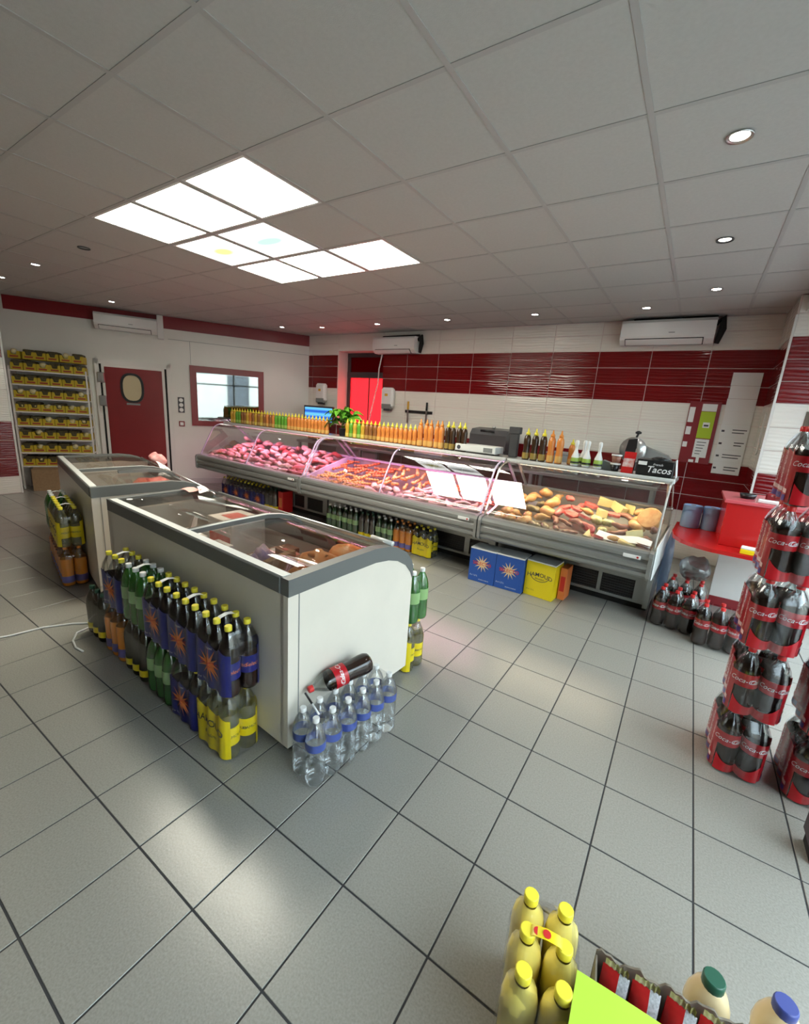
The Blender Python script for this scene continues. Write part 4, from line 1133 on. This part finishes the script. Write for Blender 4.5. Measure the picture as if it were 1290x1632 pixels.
t = thing('red_carton', 'red carton beside the dark bottles under the left case', 'carton', CW(4.68, .30, 0), C_RZ)
MB().box(-.05, .05, 0, .18, 0, .31, bev=.003).build('carton_body', M['capred'], t); MB().box(-.03, .03, -.001, 0, .08, .22).build('carton_print', M['burst'], t)
# ------------------------------------------------------------------ sauces and goods on the counter shelf
ZS = 1.168
def sauce_meshes(key, h, r, col, lab, capm, nozzle=True):
    k = h/.25
    body = MB().lathe([(r*.9, 0), (r, .006), (r, .06*k), (r*.88, .085*k), (r*.93, .11*k), (r, .135*k), (r, .16*k), (r*.8, .185*k), (r*.55, .195*k), (r*.5, .20*k)], 12).mesh('bottle_body', col)
    nz = MB().lathe([(r*.62, .196*k), (r*.62, .212*k), (r*.30, .222*k), (r*.12, .25*k)], 10).mesh('nozzle_cap', capm)
    lb = MB().lathe([(r*1.02, .10*k if False else .012), (r*1.02, .058*k)], 12, cap=False).mesh('label', lab)
    return body, nz, lb
sm_ = lambda n, c, rough=.25: pbr(n, c, rough)
SA = {'mustard': (sm_('mustard_sauce', (.62, .36, .04)), sm_('mustard_label', (.75, .55, .12))), 'green': (sm_('green_sauce', (.12, .36, .03)), sm_('green_label', (.35, .50, .10))),
      'brown': (sm_('brown_sauce', (.28, .11, .03)), sm_('brown_label', (.50, .30, .08))), 'orange': (sm_('orange_sauce', (.70, .24, .05)), sm_('orange_label', (.75, .42, .12))), 'dark': (sm_('dark_sauce', (.045, .022, .010)), sm_('dark_label', (.35, .24, .06)))}
SAM = {}
_sn = {}
def nth(i):
    return '%d%s' % (i, 'th' if 10 < i % 100 < 14 else {1: 'st', 2: 'nd', 3: 'rd'}.get(i % 10, 'th'))
def sauce(colr, tall, u, v, label, group):
    _sn[group] = _sn.get(group, 0)+1
    if group != 'short sauce bottle': label += ', %s from left' % nth(_sn[group])
    k = (colr, tall)
    if k not in SAM: SAM[k] = sauce_meshes(k, .305 if tall else .235, .034 if tall else .030, SA[colr][0], SA[colr][1], M['capyellow'] if not tall or colr != 'orange' else M['caporange'])
    t = thing('sauce_bottle', label, 'sauce bottle', CW(u, v, ZS+.0005), C_RZ, group)
    for m_, n in zip(SAM[k], ('bottle_body', 'nozzle_cap', 'label')): place(m_, n, t)
rnd = random.Random(5)
N = 32
for i in range(N):
    f = i/(N-1); u = 6.30 - f*2.22
    c = 'mustard' if f < .05 else 'green' if f < .11 else rnd.choice(['mustard', 'brown', 'brown', 'orange']) if f < .49 else 'green' if f < .62 else 'orange'
    sauce(c, False, u, .60, '%s squeeze sauce bottle in the long row above the pink meat' % c, 'sauce bottles above the left case')
N = 17
for i in range(N):
    f = i/(N-1); u = 3.70 - f*1.07
    c = ('mustard' if i % 2 == 0 else 'green') if f < .26 else 'brown' if f < .5 else 'orange'
    sauce(c, False, u, .60, '%s squeeze sauce bottle in the short row on the middle case' % c, 'sauce bottles above the middle case')
for i in range(9):
    c = 'orange' if i < 5 else 'dark'
    sauce(c, True, 2.555-i*.071, .60+.02*(i % 2), 'tall %s sauce bottle on the middle case' % c, 'tall sauce bottles above the middle case')
for i, c in enumerate(['dark', 'dark', 'dark', 'orange', 'orange']):
    sauce(c, True, 1.29-i*.080, .60, 'tall %s sauce bottle on the warm lit case' % c, 'tall sauce bottles above the right case')
sauce('orange', False, .875, .66, 'single short orange sauce bottle beside the white bottles', 'short sauce bottle')
wbm = (MB().lathe([(.030, 0), (.036, .006), (.037, .05), (.033, .09), (.020, .125), (.013, .15), (.013, .19), (.016, .195), (.016, .225), (.010, .235)], 14).mesh('bottle_body', M['capwhite']),
       MB().lathe([(.0375, .022), (.0378, .05), (.0350, .078)], 14, cap=False).mesh('label', SA['green'][1]), MB().lathe([(.0380, .028), (.0382, .044)], 14, cap=False).mesh('label_band', M['black']))
for u, v, wh in ((.815, .58, 'left'), (.715, .58, 'middle'), (.615, .58, 'right'), (.77, .68, 'rear')):
    t = thing('dressing_bottle', 'white dressing bottle with green label, %s of its group' % wh, 'bottle', CW(u, v, ZS), C_RZ, 'white dressing bottles')
    for m_, n in zip(wbm, ('bottle_body', 'label', 'label_band')): place(m_, n, t)
for z, wh in ((0, 'lower'), (.075, 'upper')):
    t = thing('plastic_tub', 'small white sauce tub, %s of two stacked' % wh, 'tub', CW(.475, .60, ZS+z), C_RZ, 'stacked tubs')
    MB().lathe([(.030, 0), (.040, .055)], 14).build('tub_body', M['black'] if z == 0 else M['brownmeat'], t); MB().lathe([(.043, .055), (.043, .068)], 14).build('lid', M['capwhite'], t)
t = thing('leaflet_holder', 'red and white leaflet stand beside the black TACOS box', 'leaflet stand', CW(.375, .56, ZS), C_RZ)
MB().prism([(0, 0), (.07, 0), (.07, .02), (.08, .175), (.075, .175)], -.045, .045, 'x').build('holder', M['red'], t)
MB().box(-.043, .043, .0, .003, .055, .175, mat=rotm(R(-24), 0, 0)).build('leaflet', pbr('red_white_leaflet', (.75, .70, .68), .5, noise=.4, nscale=28, speck=(.55, .10, .08)), t, (0, -.002, .0))
t = thing('food_box', 'black cardboard box lettered Tacos on the warm lit case', 'box', CW(.17, .56, ZS), C_RZ)
MB().box(-.135, .135, 0, .20, 0, .13, bev=.004).build('box_body', M['black'], t)
lg = MB(); text_flat(lg, 'Tacos', .075, lambda x, y: (x+.03, -.0012, .055+y), 0, shear=.25, bold=.01); text_flat(lg, 'French', .026, lambda x, y: (x+.02, -.0012, .097+y), 0, shear=.3)
lg.build('lettering', M['lwhite'], t); MB().box(-.125, -.06, -.0012, 0, .085, .115).build('sticker', M['paper'], t)
MB().blob(.06, .05, .02, 10, 5, .3, 3).build('crumpled_liner', M['black'], t, (.02, .10, .135))
tag(MB().box(-.004, .004, -.06, .06, 0, .145, bev=.002).build('white_tray', M['whiteplastic'], None, CW(.012, .66, ZS), (0, R(-8), C_RZ)), 'white upright tray at the right end of the shelf', 'tray')
tag(MB().prism([(-.05, 0), (.05, 0), (.04, .06), (-.03, .08)], -.04, .04, 'y').build('tape_box', M['greyplastic'], None, CW(.555, .66, ZS), (0, 0, C_RZ)), 'small grey box behind the stacked tubs', 'box')
# scale unit on the middle case
t = thing('counter_scale', 'flat white scale with a round badge on the middle case', 'scale', CW(1.83, .56, ZS), C_RZ)
MB().box(-.235, .235, 0, .20, .012, .085, bev=.006).build('scale_body', M['whiteplastic'], t)
MB().lathe([(.022, 0), (.022, .002)], 14, mat=rotm(R(90), 0, 0)).build('badge', M['ink'], t, (-.19, 0, .05))
MB().box(.10, .20, -.002, 0, .025, .07).build('display', M['greyplastic'], t)
for x in (-.2, .2):
    for y in (.03, .17): MB().lathe([(.012, 0), (.012, .012)], 8).build('foot', M['black'], t, (x, y, 0))
t = thing('scale_display', 'dark upright post between the middle and right case', 'scale', CW(1.47, .72, 0), C_RZ)
MB().box(-.045, .045, -.02, .02, 1.167, 1.44, bev=.006).build('post', M['darkgrey'], t); MB().box(-.06, .06, -.03, .03, 1.40, 1.47, bev=.006).build('head', M['darkgrey'], t)
# basil plant between the sauce rows
M_('leaf', pbr('basil_leaf', (.14, .42, .03), .45, noise=.4, nscale=9))
t = thing('potted_basil', 'leafy green basil plant in a pot between the sauce rows', 'plant', CW(3.88, .70, ZS), C_RZ)
MB().lathe([(.045, 0), (.058, .09), (.062, .09), (.062, .10), (.05, .10)], 14).build('pot', M['darkgrey'], t)
rl = random.Random(3)
leafm = MB().grid(lambda s, q: ((q-.5)*.055*math.sin(PI*min(.98, s*.92+.04)), .075*s, .018*math.sin(PI*s)-.02*s*s + .02*abs(q-.5)), 5, 4, 0).mesh('leaf', M['leaf'])
st = MB()
for k in range(46):
    a = rl.uniform(0, 6.28); rr = rl.uniform(.0, .15); z = .12 + rl.uniform(0, .24)*(1-rr*2.2)+.02
    if k < 9: st.tube([(0, 0, .09), (math.cos(a)*rr*.5, math.sin(a)*rr*.5, .15), (math.cos(a)*rr, math.sin(a)*rr, z)], .004, 5)
    lf_ = place(leafm, 'leaf', t, (math.cos(a)*rr, math.sin(a)*rr, z), (rl.uniform(-.6, .4), rl.uniform(-.5, .5), a-PI/2+rl.uniform(-.8, .8)))
    lf_.scale = (rl.uniform(1.5, 2.3),)*3
st.build('stems', M['leaf'], t)

# ------------------------------------------------------------------ staff side
t = thing('back_worktop', 'steel worktop along the tiled back wall behind the counter', 'worktop', (-3.2, 5.55, 0))
MB().box(-2.9, 2.95, 0, .54, .86, .90, bev=.004).build('top', M['steel'], t)
for x in (-2.85, -1.4, .05, 1.5, 2.9):
    MB().box(x-.02, x+.02, .02, .06, 0, .86).build('leg', M['steel'], t); MB().box(x-.02, x+.02, .48, .52, 0, .86).build('leg', M['steel'], t)
MB().box(-2.85, 2.9, .04, .5, .25, .27).build('lower_shelf', M['steel'], t)
t = thing('vacuum_machine', 'big dark grey kitchen machine behind the counter scale', 'machine', (-2.38, 5.62, .90))
MB().box(-.25, .25, 0, .40, 0, .20, bev=.02).build('base', M['darkgrey'], t)
MB().prism([(0, .20), (.40, .20), (.40, .44), (.30, .49), (.06, .47), (0, .40)], -.27, .27, 'x').build('hood', M['darkgrey'], t)
MB().tube([(-.10, -.02, .45), (.10, -.02, .45)], .015, 8).build('handle', M['black'], t); MB().lathe([(.02, 0), (.025, .03)], 12).build('knob', M['steel'], t, (.0, .2, .485))
MB().lathe([(.012, 0), (.012, .005)], 10, mat=rotm(R(90), 0, 0)).build('lamp', M['lwhite'], t, (-.02, 0, .22))
t = thing('meat_slicer', 'grey and black meat slicer behind the TACOS box', 'slicer', (-.52, 5.62, .90))
MB().box(-.26, .22, 0, .36, 0, .10, bev=.02).build('base', M['alu'], t)
MB().box(-.05, .0, .06, .30, .10, .32).build('column', M['darkgrey'], t)
MB().lathe([(.14, 0), (.15, .008), (.15, .03), (.05, .05)], 20, mat=rotm(R(90), 0, R(-15))).build('blade_guard', M['alu'], t, (-.06, .10, .38))
MB().prism([(-.04, .30), (.34, .30), (.30, .35), (-.02, .46)], .06, .26, 'y').build('food_tray', M['greyplastic'], t)
MB().prism([(-.14, .36), (-.02, .36), (-.03, .52), (-.12, .50)], .04, .24, 'y').build('motor_hood', M['black'], t)
MB().tube([(-.06, .10, .50), (-.03, .10, .60)], .012, 8).lathe([(.03, 0), (.034, .02), (.01, .035)], 12, mat=Matrix.Translation((-.04, .10, .57))).build('grip', M['black'], t)
for k, (x, w_, h_, mk, lb) in enumerate([(-3.35, .5, .22, 'lilac', 'pale box on the worktop under the knife strip'), (-3.95, .40, .18, 'darkgrey', 'dark box on the worktop left of the knife strip'), (-1.35, .42, .24, 'greyplastic', 'grey box on the worktop behind the tall sauce bottles')]):
    t = thing('storage_box', lb, 'box', (x, 5.68, .90)); MB().box(-w_/2, w_/2, 0, .3, 0, h_, bev=.01).build('box_body', M[mk], t); MB().box(-w_/2-.01, w_/2+.01, -.01, .31, h_, h_+.02, bev=.004).build('lid', M[mk], t)
t = thing('monitor', 'small monitor with a bright blue screen before the red tiles', 'monitor', (-5.72, 5.72, .90), R(12))
MB().box(-.12, .12, -.02, .12, 0, .02).build('stand_foot', M['black'], t); MB().box(-.03, .03, .04, .07, .02, .40).build('stand_neck', M['black'], t)
MB().box(-.31, .31, 0, .045, .32, .62, bev=.006).build('casing', M['darkgrey'], t)
def screen():
    m, nt, out = _new('blue_screen'); e = nt.nodes.new('ShaderNodeEmission'); e.inputs[1].default_value = .9
    tc = nt.nodes.new('ShaderNodeTexCoord'); w_ = nt.nodes.new('ShaderNodeTexWave'); w_.bands_direction = 'Z'; w_.inputs['Scale'].default_value = 3.0
    r = nt.nodes.new('ShaderNodeValToRGB'); r.color_ramp.elements[0].color = (.02, .10, .55, 1); r.color_ramp.elements[1].color = (.15, .55, 1, 1)
    nt.links.new(tc.outputs['Object'], w_.inputs['Vector']); nt.links.new(w_.outputs['Fac'], r.inputs[0]); nt.links.new(r.outputs[0], e.inputs[0]); nt.links.new(e.outputs[0], out.inputs[0]); return m
MB().box(-.285, .285, -.002, 0, .35, .59).build('screen', screen(), t)
def dispenser(label, x, z):
    t = thing('soap_dispenser', label, 'dispenser', (x, YB-.008, z))
    MB().box(-.125, .125, -.11, 0, 0, .33, bev=.035).build('casing', M['whiteplastic'], t)
    MB().box(-.10, .10, -.114, -.06, -.02, .07, bev=.012).build('outlet', M['greyplastic'], t)
    MB().box(-.03, .03, -.1125, -.109, .19, .23).build('level_window', SA['mustard'][0], t)
    MB().box(-.07, .07, -.09, -.02, -.05, -.02, bev=.01).build('drip_tray', M['darkgrey'], t)
dispenser('white wall dispenser right of the red window', -4.43, 1.57)
dispenser('white wall dispenser left of the red window', -5.98, 1.60)
t = thing('knife_strip', 'black magnetic knife strip on the white tiles', 'knife rack', (-3.83, YB-.008, 1.535))
MB().box(-.26, .26, -.02, 0, -.022, .022, bev=.003).build('strip_bar', M['black'], t)
for x, mk, lb in ((-.20, 'mustard', 'kitchen knife with a wooden brown handle on the strip'), (.16, 'black', 'kitchen knife with a black handle on the strip')):
    k = thing('kitchen_knife', lb, 'knife', (-3.83+x, YB-.034, 1.535))
    MB().prism([(-.016, -.17), (.016, -.20), (.016, .03), (-.016, .03)], -.002, .002, 'y').build('blade', M['steel'], k)
    MB().box(-.016, .016, -.010, .010, .03, .16, bev=.006).build('handle', SA['mustard'][0] if mk == 'mustard' else M['black'], k)

# ------------------------------------------------------------------ notices on the right of the back wall
t = thing('notice_board', 'red notice board with a lime green poster on the back wall', 'notice board', (.02, YB-.007, 1.53))
MB().box(-.145, .155, -.012, 0, -.35, .35).build('board', M['redpaint'], t)
M_('lime', pbr('lime_green_paper', (.42, .58, .02), .6))
gp = MB().box(-.02, .12, -.016, -.013, -.06, .24).build('green_poster', M['lime'], t); MB().box(.02, .085, -.018, -.016, .06, .12).build('poster_logo', M['paper'], gp); MB().box(.03, .075, -.019, -.018, .075, .095).build('poster_mark', M['ink'], gp)
MB().box(-.02, .12, -.016, -.013, .245, .325).build('top_sheet', M['paper'], t)
sh_ = MB().box(-.02, .115, -.016, -.013, -.28, -.07).build('lower_sheet', M['paper'], t)
for q in range(5): MB().box(.0, .09-.01*q, -.0172, -.016, -.11-.033*q, -.102-.033*q).build('print_line', M['ink'], sh_)
for x, z, w_, h_ in ((-.11, .20, .055, .17), (-.11, .02, .05, .09), (-.115, -.14, .045, .06), (-.02, -.325, .05, .03), (.04, -.31, .03, .06)): MB().box(x-w_/2, x+w_/2, -.016, -.013, z-h_/2, z+h_/2).build('paper_note', M['paper'], t)
t = thing('price_list', 'tall white price list of stacked sheets near the wall corner', 'poster', (.345, YB-.008, 1.09))
for k in range(8):
    s_ = MB().box(-.132+.004*(k % 2), .130, -.006-.0008*k, -.003, 1.11-.139*(k+1)+.002, 1.11-.139*k).build('sheet', M['paper'], t)
    if k > 3:
        for q in range(2): MB().box(-.06+.04*(k % 3), .11-.02*q, -.0075-.0008*k, -.006-.0008*k, 1.11-.139*(k+.45+.22*q), 1.11-.139*(k+.38+.22*q)).build('print_line', M['ink'], s_)
        MB().box(-.118, -.09, -.0075-.0008*k, -.006-.0008*k, 1.11-.139*(k+.6), 1.11-.139*(k+.45)).build('print_mark', M['ink'], s_)
tag(MB().tube([(.543, 5.75, 1.78), (.540, 5.72, 1.5), (.540, 5.66, 1.36), (.540, 5.60, 1.40), (.541, 5.63, 1.6), (.543, 5.66, 1.76)], .005, 6).build('cord_loop', M['plaster']), 'thin pale cord loop hanging on the short side wall', 'cord')

# ------------------------------------------------------------------ red table and its goods
ZT = .72
t = thing('red_table', 'bright red rounded counter top on white brackets', 'table', (.5, 4.3, 0))
pl = [(.0, 4.68), (-.02, 4.25), (-.005, 4.08), (.05, 3.95), (.13, 3.87), (.25, 3.82), (1.10, 3.76), (1.10, 4.68)]
MB().prism([(x-.5, y-4.3) for x, y in pl], ZT-.03, ZT, 'z').build('table_top', M['red'], t)
MB().box(-.13, .60, .40, .44, .0, ZT-.03).build('support_panel', M['plaster'], t)
MB().box(-.13, .60, .385, .40, .0, .09).build('red_skirting', M['redpaint'], t)
for x in (.0, .40): MB().prism([(.40, ZT-.03), (.40, ZT-.22), (.36, ZT-.20), (.12, ZT-.06), (.12, ZT-.03)], x-.015, x+.015, 'x').build('bracket', M['whiteplastic'], t)
t = thing('red_till_box', 'raised red box unit standing on the red counter top', 'till box', (.70, 4.25, ZT))
MB().box(-.41, .40, -.24, .30, 0, .33, bev=.004).build('box_body', M['red'], t); MB().box(-.43, .40, -.26, .32, .33, .355, bev=.004).build('box_top', pbr('rosy_laminate', (.62, .10, .12), .25), t)
ZB = ZT+.356
t = thing('tape_dish', 'black round dish on the red box', 'dish', (.42, 4.22, ZB)); MB().lathe([(.045, 0), (.055, .035), (.048, .035), (.040, .008)], 16).build('dish', M['black'], t); MB().lathe([(.015, .005), (.015, .03)], 8).build('coins', M['greyplastic'], t)
tag(MB().box(-.06, .06, -.04, .04, 0, .02, bev=.003).build('paper_pad', M['paper'], None, (.53, 4.08, ZB), (0, 0, R(-8))), 'white paper pad on the red box', 'paper')
t = thing('card_reader', 'dark red card reader on the red box', 'card reader', (.60, 4.25, ZB), R(-10)); MB().box(-.07, .07, -.05, .09, 0, .06, bev=.012).build('reader_body', M['redpaint'], t); MB().box(-.05, .05, -.02, .05, .06, .063).build('reader_screen', M['black'], t)
M_('bluepaper', pbr('blue_tissue_paper', (.27, .46, .78), .7, bump=.2, bscale=90))
for x, y, wh in ((.095, 4.53, 'left'), (.245, 4.55, 'right')):
    t = thing('paper_roll', 'big blue paper roll on the red counter top, %s one' % wh, 'paper roll', (x, y, ZT), group='blue paper rolls')
    MB().lathe([(.070, 0), (.0725, .004), (.0725, .192), (.070, .196)], 22).build('roll', M['bluepaper'], t); MB().lathe([(.02, .1965), (.02, .1975)], 12).build('core', M['card'], t)
    MB().lathe([(.075, .0), (.0755, .10), (.0735, .199)], 16, cap=False).build('plastic_wrap', M['film'], t)
t = thing('yellow_packet', 'small yellow packet on the edge of the red counter top', 'packet', (.485, 3.86, ZT), R(-8)); MB().box(-.065, .065, -.035, .035, 0, .035, bev=.004).build('packet_body', M['lyellow'], t); MB().box(-.065, .065, -.035, .035, .0352, .05, bev=.004).build('packet_top', M['paper'], t)
M_('bluebag', clear('pale_blue_plastic_bag', (.80, .88, .98), .1, .2, body=.7, bodycol=(.50, .64, .88)))
tag(MB().blob(.035, .10, .30, 12, 10, .22, 4).build('plastic_bag', M['bluebag'], None, (-.012, 4.42, .33), (0, 0, .2)), 'pale blue plastic bag hanging beside the end of the meat counter', 'plastic bag')
tag(MB().blob(.13, .11, .10, 12, 8, .2, 6).build('clear_bag', clear('grey_clear_bag', (.75, .77, .78), .2, .08, body=.35, bodycol=(.25, .26, .27)), None, (.20, 4.24, .43), (0, 0, .5)), 'clear crumpled plastic bag on the cola pack in the gap', 'plastic bag')
t = thing('dark_cabinet', 'dark plum coloured cabinet corner at the right edge', 'cabinet', (.745, 2.02, 0)); MB().box(-.10, .12, -.06, .08, .05, .75, bev=.006).build('cabinet_body', pbr('dark_plum', (.03, .014, .02), .4), t); MB().box(-.09, .11, -.05, .07, 0, .05).build('plinth', M['blackmatte'], t); MB().box(-.105, .125, -.065, .085, .75, .78, bev=.004).build('cabinet_top', M['darkgrey'], t)

# ------------------------------------------------------------------ rack of yellow cartons
RU0, RU1, RD = -2.325, -1.435, .30
t = thing('shelf_rack', 'white narrow shelf rack full of yellow spice cartons', 'shelf rack', LW(0, 0), LW_RZ)
SHZ = [.355, .56, .76, .96, 1.165, 1.36, 1.555, 1.75]
for z in SHZ: MB().box(RU0, RU1, -RD, -.012, z-.018, z).build('shelf_board', M['trimwhite'], t)
for u in (RU0-.02, RU1):
    MB().box(u, u+.02, -RD, -RD+.03, 0, 1.80).build('post', M['trimwhite'], t); MB().box(u, u+.02, -.04, -.012, 0, 1.80).build('post', M['trimwhite'], t)
M_('ycard', pbr('yellow_carton', (.50, .37, .02), .6)); M_('inshade', pbr('carton_inside_shade', (.10, .08, .03), .6, noise=.5, nscale=40, speck=(.03, .025, .012)))
M_('inshade2', pbr('bright_packets', (.62, .50, .12), .5, noise=.4, nscale=40, speck=(.75, .70, .55)))
w_, h_, d_ = .140, .155, .24
bm = MB().box(-w_/2, w_/2, -d_, 0, 0, .004).box(-w_/2, -w_/2+.004, -d_, 0, .004, h_*.66).box(w_/2-.004, w_/2, -d_, 0, .004, h_*.66).box(-w_/2, w_/2, -.004, 0, .004, h_*.3)
bm.prism([(-w_/2, .0), (w_/2, .0), (w_/2, h_*.66), (w_*.28, h_*.66), (w_*.20, h_*.36), (-w_*.20, h_*.36), (-w_*.28, h_*.66), (-w_/2, h_*.66)], -d_-.003, -d_+.001, 'y')
bm = bm.mesh('carton_body', M['ycard'])
lbm = MB().box(-w_*.34, w_*.34, -d_-.005, -d_-.003, .018, .042).mesh('label_strip', pbr('dark_red_label', (.30, .05, .02), .6))
rc = random.Random(9)
dkm = MB().box(-w_/2+.005, w_/2-.005, -d_+.012, -.012, .005, h_*.88, bev=.01).mesh('inside_shade_block', M['inshade'])  # dark block, paints the shade inside the open cartons
ORD = ['lowest', 'second', 'third', 'fourth', 'fifth', 'sixth', 'seventh', 'eighth', 'topmost']
for r_, z in enumerate([.356, .561, .761, .961, 1.166, 1.361, 1.556, 1.751, 1.909]):
    for c in range(6):
        if r_ == 0 and c > 3: continue
        if r_ == 8 and c == 1: pass
        u = RU0 + .075 + c*.1475
        t = thing('spice_carton', 'yellow open spice carton, %s from left in the %s rack row from below' % (['first', 'second', 'third', 'fourth', 'fifth', 'sixth'][c], ORD[r_]), 'carton', LW(u, z, .03), LW_RZ + (rc.uniform(-.06, .06) if r_ > 6 else 0), 'yellow cartons, %s row' % ORD[r_])
        place(bm, 'carton_body', t); place(lbm, 'label_strip', t)
        q = rc.random()
        if q < .68: place(dkm, 'inside_shade_block', t)
        if q > .45: MB().blob(w_*.34, .05, .045, 9, 5, .15, rc.randrange(99), mat=Matrix.Translation((rc.uniform(-.01, .01), -.185, .07+rc.uniform(0, .025)))).build('spice_packets', M['inshade2'], t)
t = thing('brown_carton', 'brown cardboard carton on the floor under the rack', 'carton', LW(-2.02, 0, .47), LW_RZ + R(4))
MB().box(-.17, .17, 0, .26, 0, .325, bev=.003).build('carton_body', M['card'], t)
MB().box(-.17, .17, -.004, .13, .326, .329).box(-.17, .17, .132, .26, .326, .329).build('flaps', M['card'], t)

# ------------------------------------------------------------------ cable, foreground snack box, juices
tag(MB().tube([(-3.62, .30, .006), (-3.46, .52, .006), (-3.385, .70, .006), (-3.36, .86, .006), (-3.28, 1.0, .006), (-3.19, 1.09, .006), (-3.155, 1.17, .006)], .006, 6).build('white_cable', M['whiteplastic']), 'white cable running across the floor to the far end of the freezer', 'cable')
tag(MB().tube([(-3.15, 1.05, .006), (-3.13, .97, .006), (-3.04, .915, .006), (-2.94, .895, .006), (-2.86, .905, .006)], .006, 6).build('white_cable', M['whiteplastic']), 'white cable loop on the floor in front of the olive bottles', 'cable')
SRZ = R(8.5)
t = thing('snack_box', 'open cardboard display box of snack bags in the foreground', 'display box', (.03, .955, 0), SRZ)
LX, DY, HZ = .42, .34, .315
M_('greycard', pbr('grey_brown_cardboard', (.20, .17, .13), .85, noise=.15, nscale=30))
def ragged(s, q):
    return (LX*s, .002*math.sin(s*40), (HZ + .006*math.sin(s*37) + .005*math.sin(s*91))*q)
MB().grid(ragged, 40, 1).grid(lambda s, q: (LX*s, -.005+.002*math.sin(s*40), (HZ + .006*math.sin(s*37) + .005*math.sin(s*91))*q), 40, 1).grid(lambda s, q: (LX*s, -.005*q+.002*math.sin(s*40), HZ + .006*math.sin(s*37) + .005*math.sin(s*91)), 40, 1).build('rear_wall', M['greycard'], t)
MB().box(0, .004, -DY, -.005, 0, HZ-.01).build('side_wall', M['greycard'], t); MB().box(LX-.004, LX, -DY, -.005, 0, HZ-.01).build('side_wall', M['greycard'], t)
MB().box(.004, LX-.004, -DY, -DY+.004, 0, HZ-.01).build('front_wall', M['greycard'], t); MB().box(.004, LX-.004, -DY+.004, -.006, 0, .004).build('bottom', M['greycard'], t)
def snackmesh():
    mb = MB()
    def fn(s, q):
        x = (s-.5)*.058; b_ = math.sin(PI*q)**.5*math.cos((s-.5)*PI*.9)**.5 if 0 < q < 1 else 0
        return (x, -.022*b_, .20*q)
    mb.grid(fn, 8, 8, 0)
    mb.grid(lambda s, q: (fn(1-s, q)[0], -fn(1-s, q)[1], fn(1-s, q)[2]), 8, 8, 0)
    for i, f in enumerate(mb.f):
        cx = sum(mb.v[k][0] for k in f)/len(f); cz = sum(mb.v[k][2] for k in f)/len(f)
        mb.m[i] = 1 if cx > .006 else 0
        if cz > .19: mb.m[i] = 2
    return mb.mesh('bag', [pbr('red_foil', (.50, .02, .02), .2, noise=.2, nscale=30), pbr('white_printed_foil', (.70, .70, .72), .3, noise=.25, nscale=160, speck=(.35, .35, .36)), pbr('gold_foil', (.45, .38, .06), .3)])
sbm = snackmesh()
for row in range(3):
    for c in range(6):
        x = .040 + c*.066; y = -.050 - row*.095
        px = .03 + math.cos(SRZ)*x - math.sin(SRZ)*y; py = .955 + math.sin(SRZ)*x + math.cos(SRZ)*y
        o = place(sbm, 'snack_bag', None, (px, py, .118-.035*row), (R(-7), 0, SRZ + R(-10) + .1*math.sin(c*2+row)))
        tag(o, 'red and white snack bag, %s from left in the %s row of the foreground box' % (['first', 'second', 'third', 'fourth', 'fifth', 'sixth'][c], ['rear', 'middle', 'front'][row]), 'snack bag', 'snack bags in the foreground box')
        MB().grid(lambda s, q: ((s-.5)*.05, .004*math.sin(s*30), .20+.016*q), 10, 1).build('bag_seal', M['olive'], o)
tag(MB().grid(lambda s, q: (.30*s, -.30*q + .075*0, .004*math.sin(3*s)+.006*q), 6, 6).build('neon_card', pbr('neon_green_card', (.46, .72, .05), .6), None, (.0, .88, .320), (0, 0, R(3))), 'neon green card lying over the snack box', 'card')
tag(MB().box(-.02, .02, -.03, .03, 0, .31, bev=.002).build('grey_board', M['greycard'], None, (.0, .79, 0), (0, 0, R(10))), 'small grey board standing between lemonade and snack box', 'board') if False else None
JU = [(.028, 0), (.040, .004), (.044, .02), (.044, .16), (.0425, .20), (.047, .225), (.044, .255), (.034, .283), (.024, .296), (.022, .300)]
for x, y, mk, lb in ((.272, 1.058, 'capgreen', 'juice bottle with a dark green cap behind the snack box'), (.408, 1.10, 'capblue', 'juice bottle with a blue cap behind the snack box')):
    t = thing('juice_bottle', lb, 'bottle', (x, y, 0))
    MB().lathe(JU, 18).build('bottle_body', M['juiceliq'], t); MB().lathe([(.0225, .298), (.0235, .300), (.0235, .320), (.021, .324)], 16).build('cap', M[mk], t)
    MB().lathe([(.0448, .06), (.0448, .15)], 18, cap=False).build('label', M['lwhite'], t)
    MB().box(-.004, .004, -.048, -.045, .20, .30, mat=rotm(R(-6), 0, 0)).build('seal_strip', M['lwhite'], t)
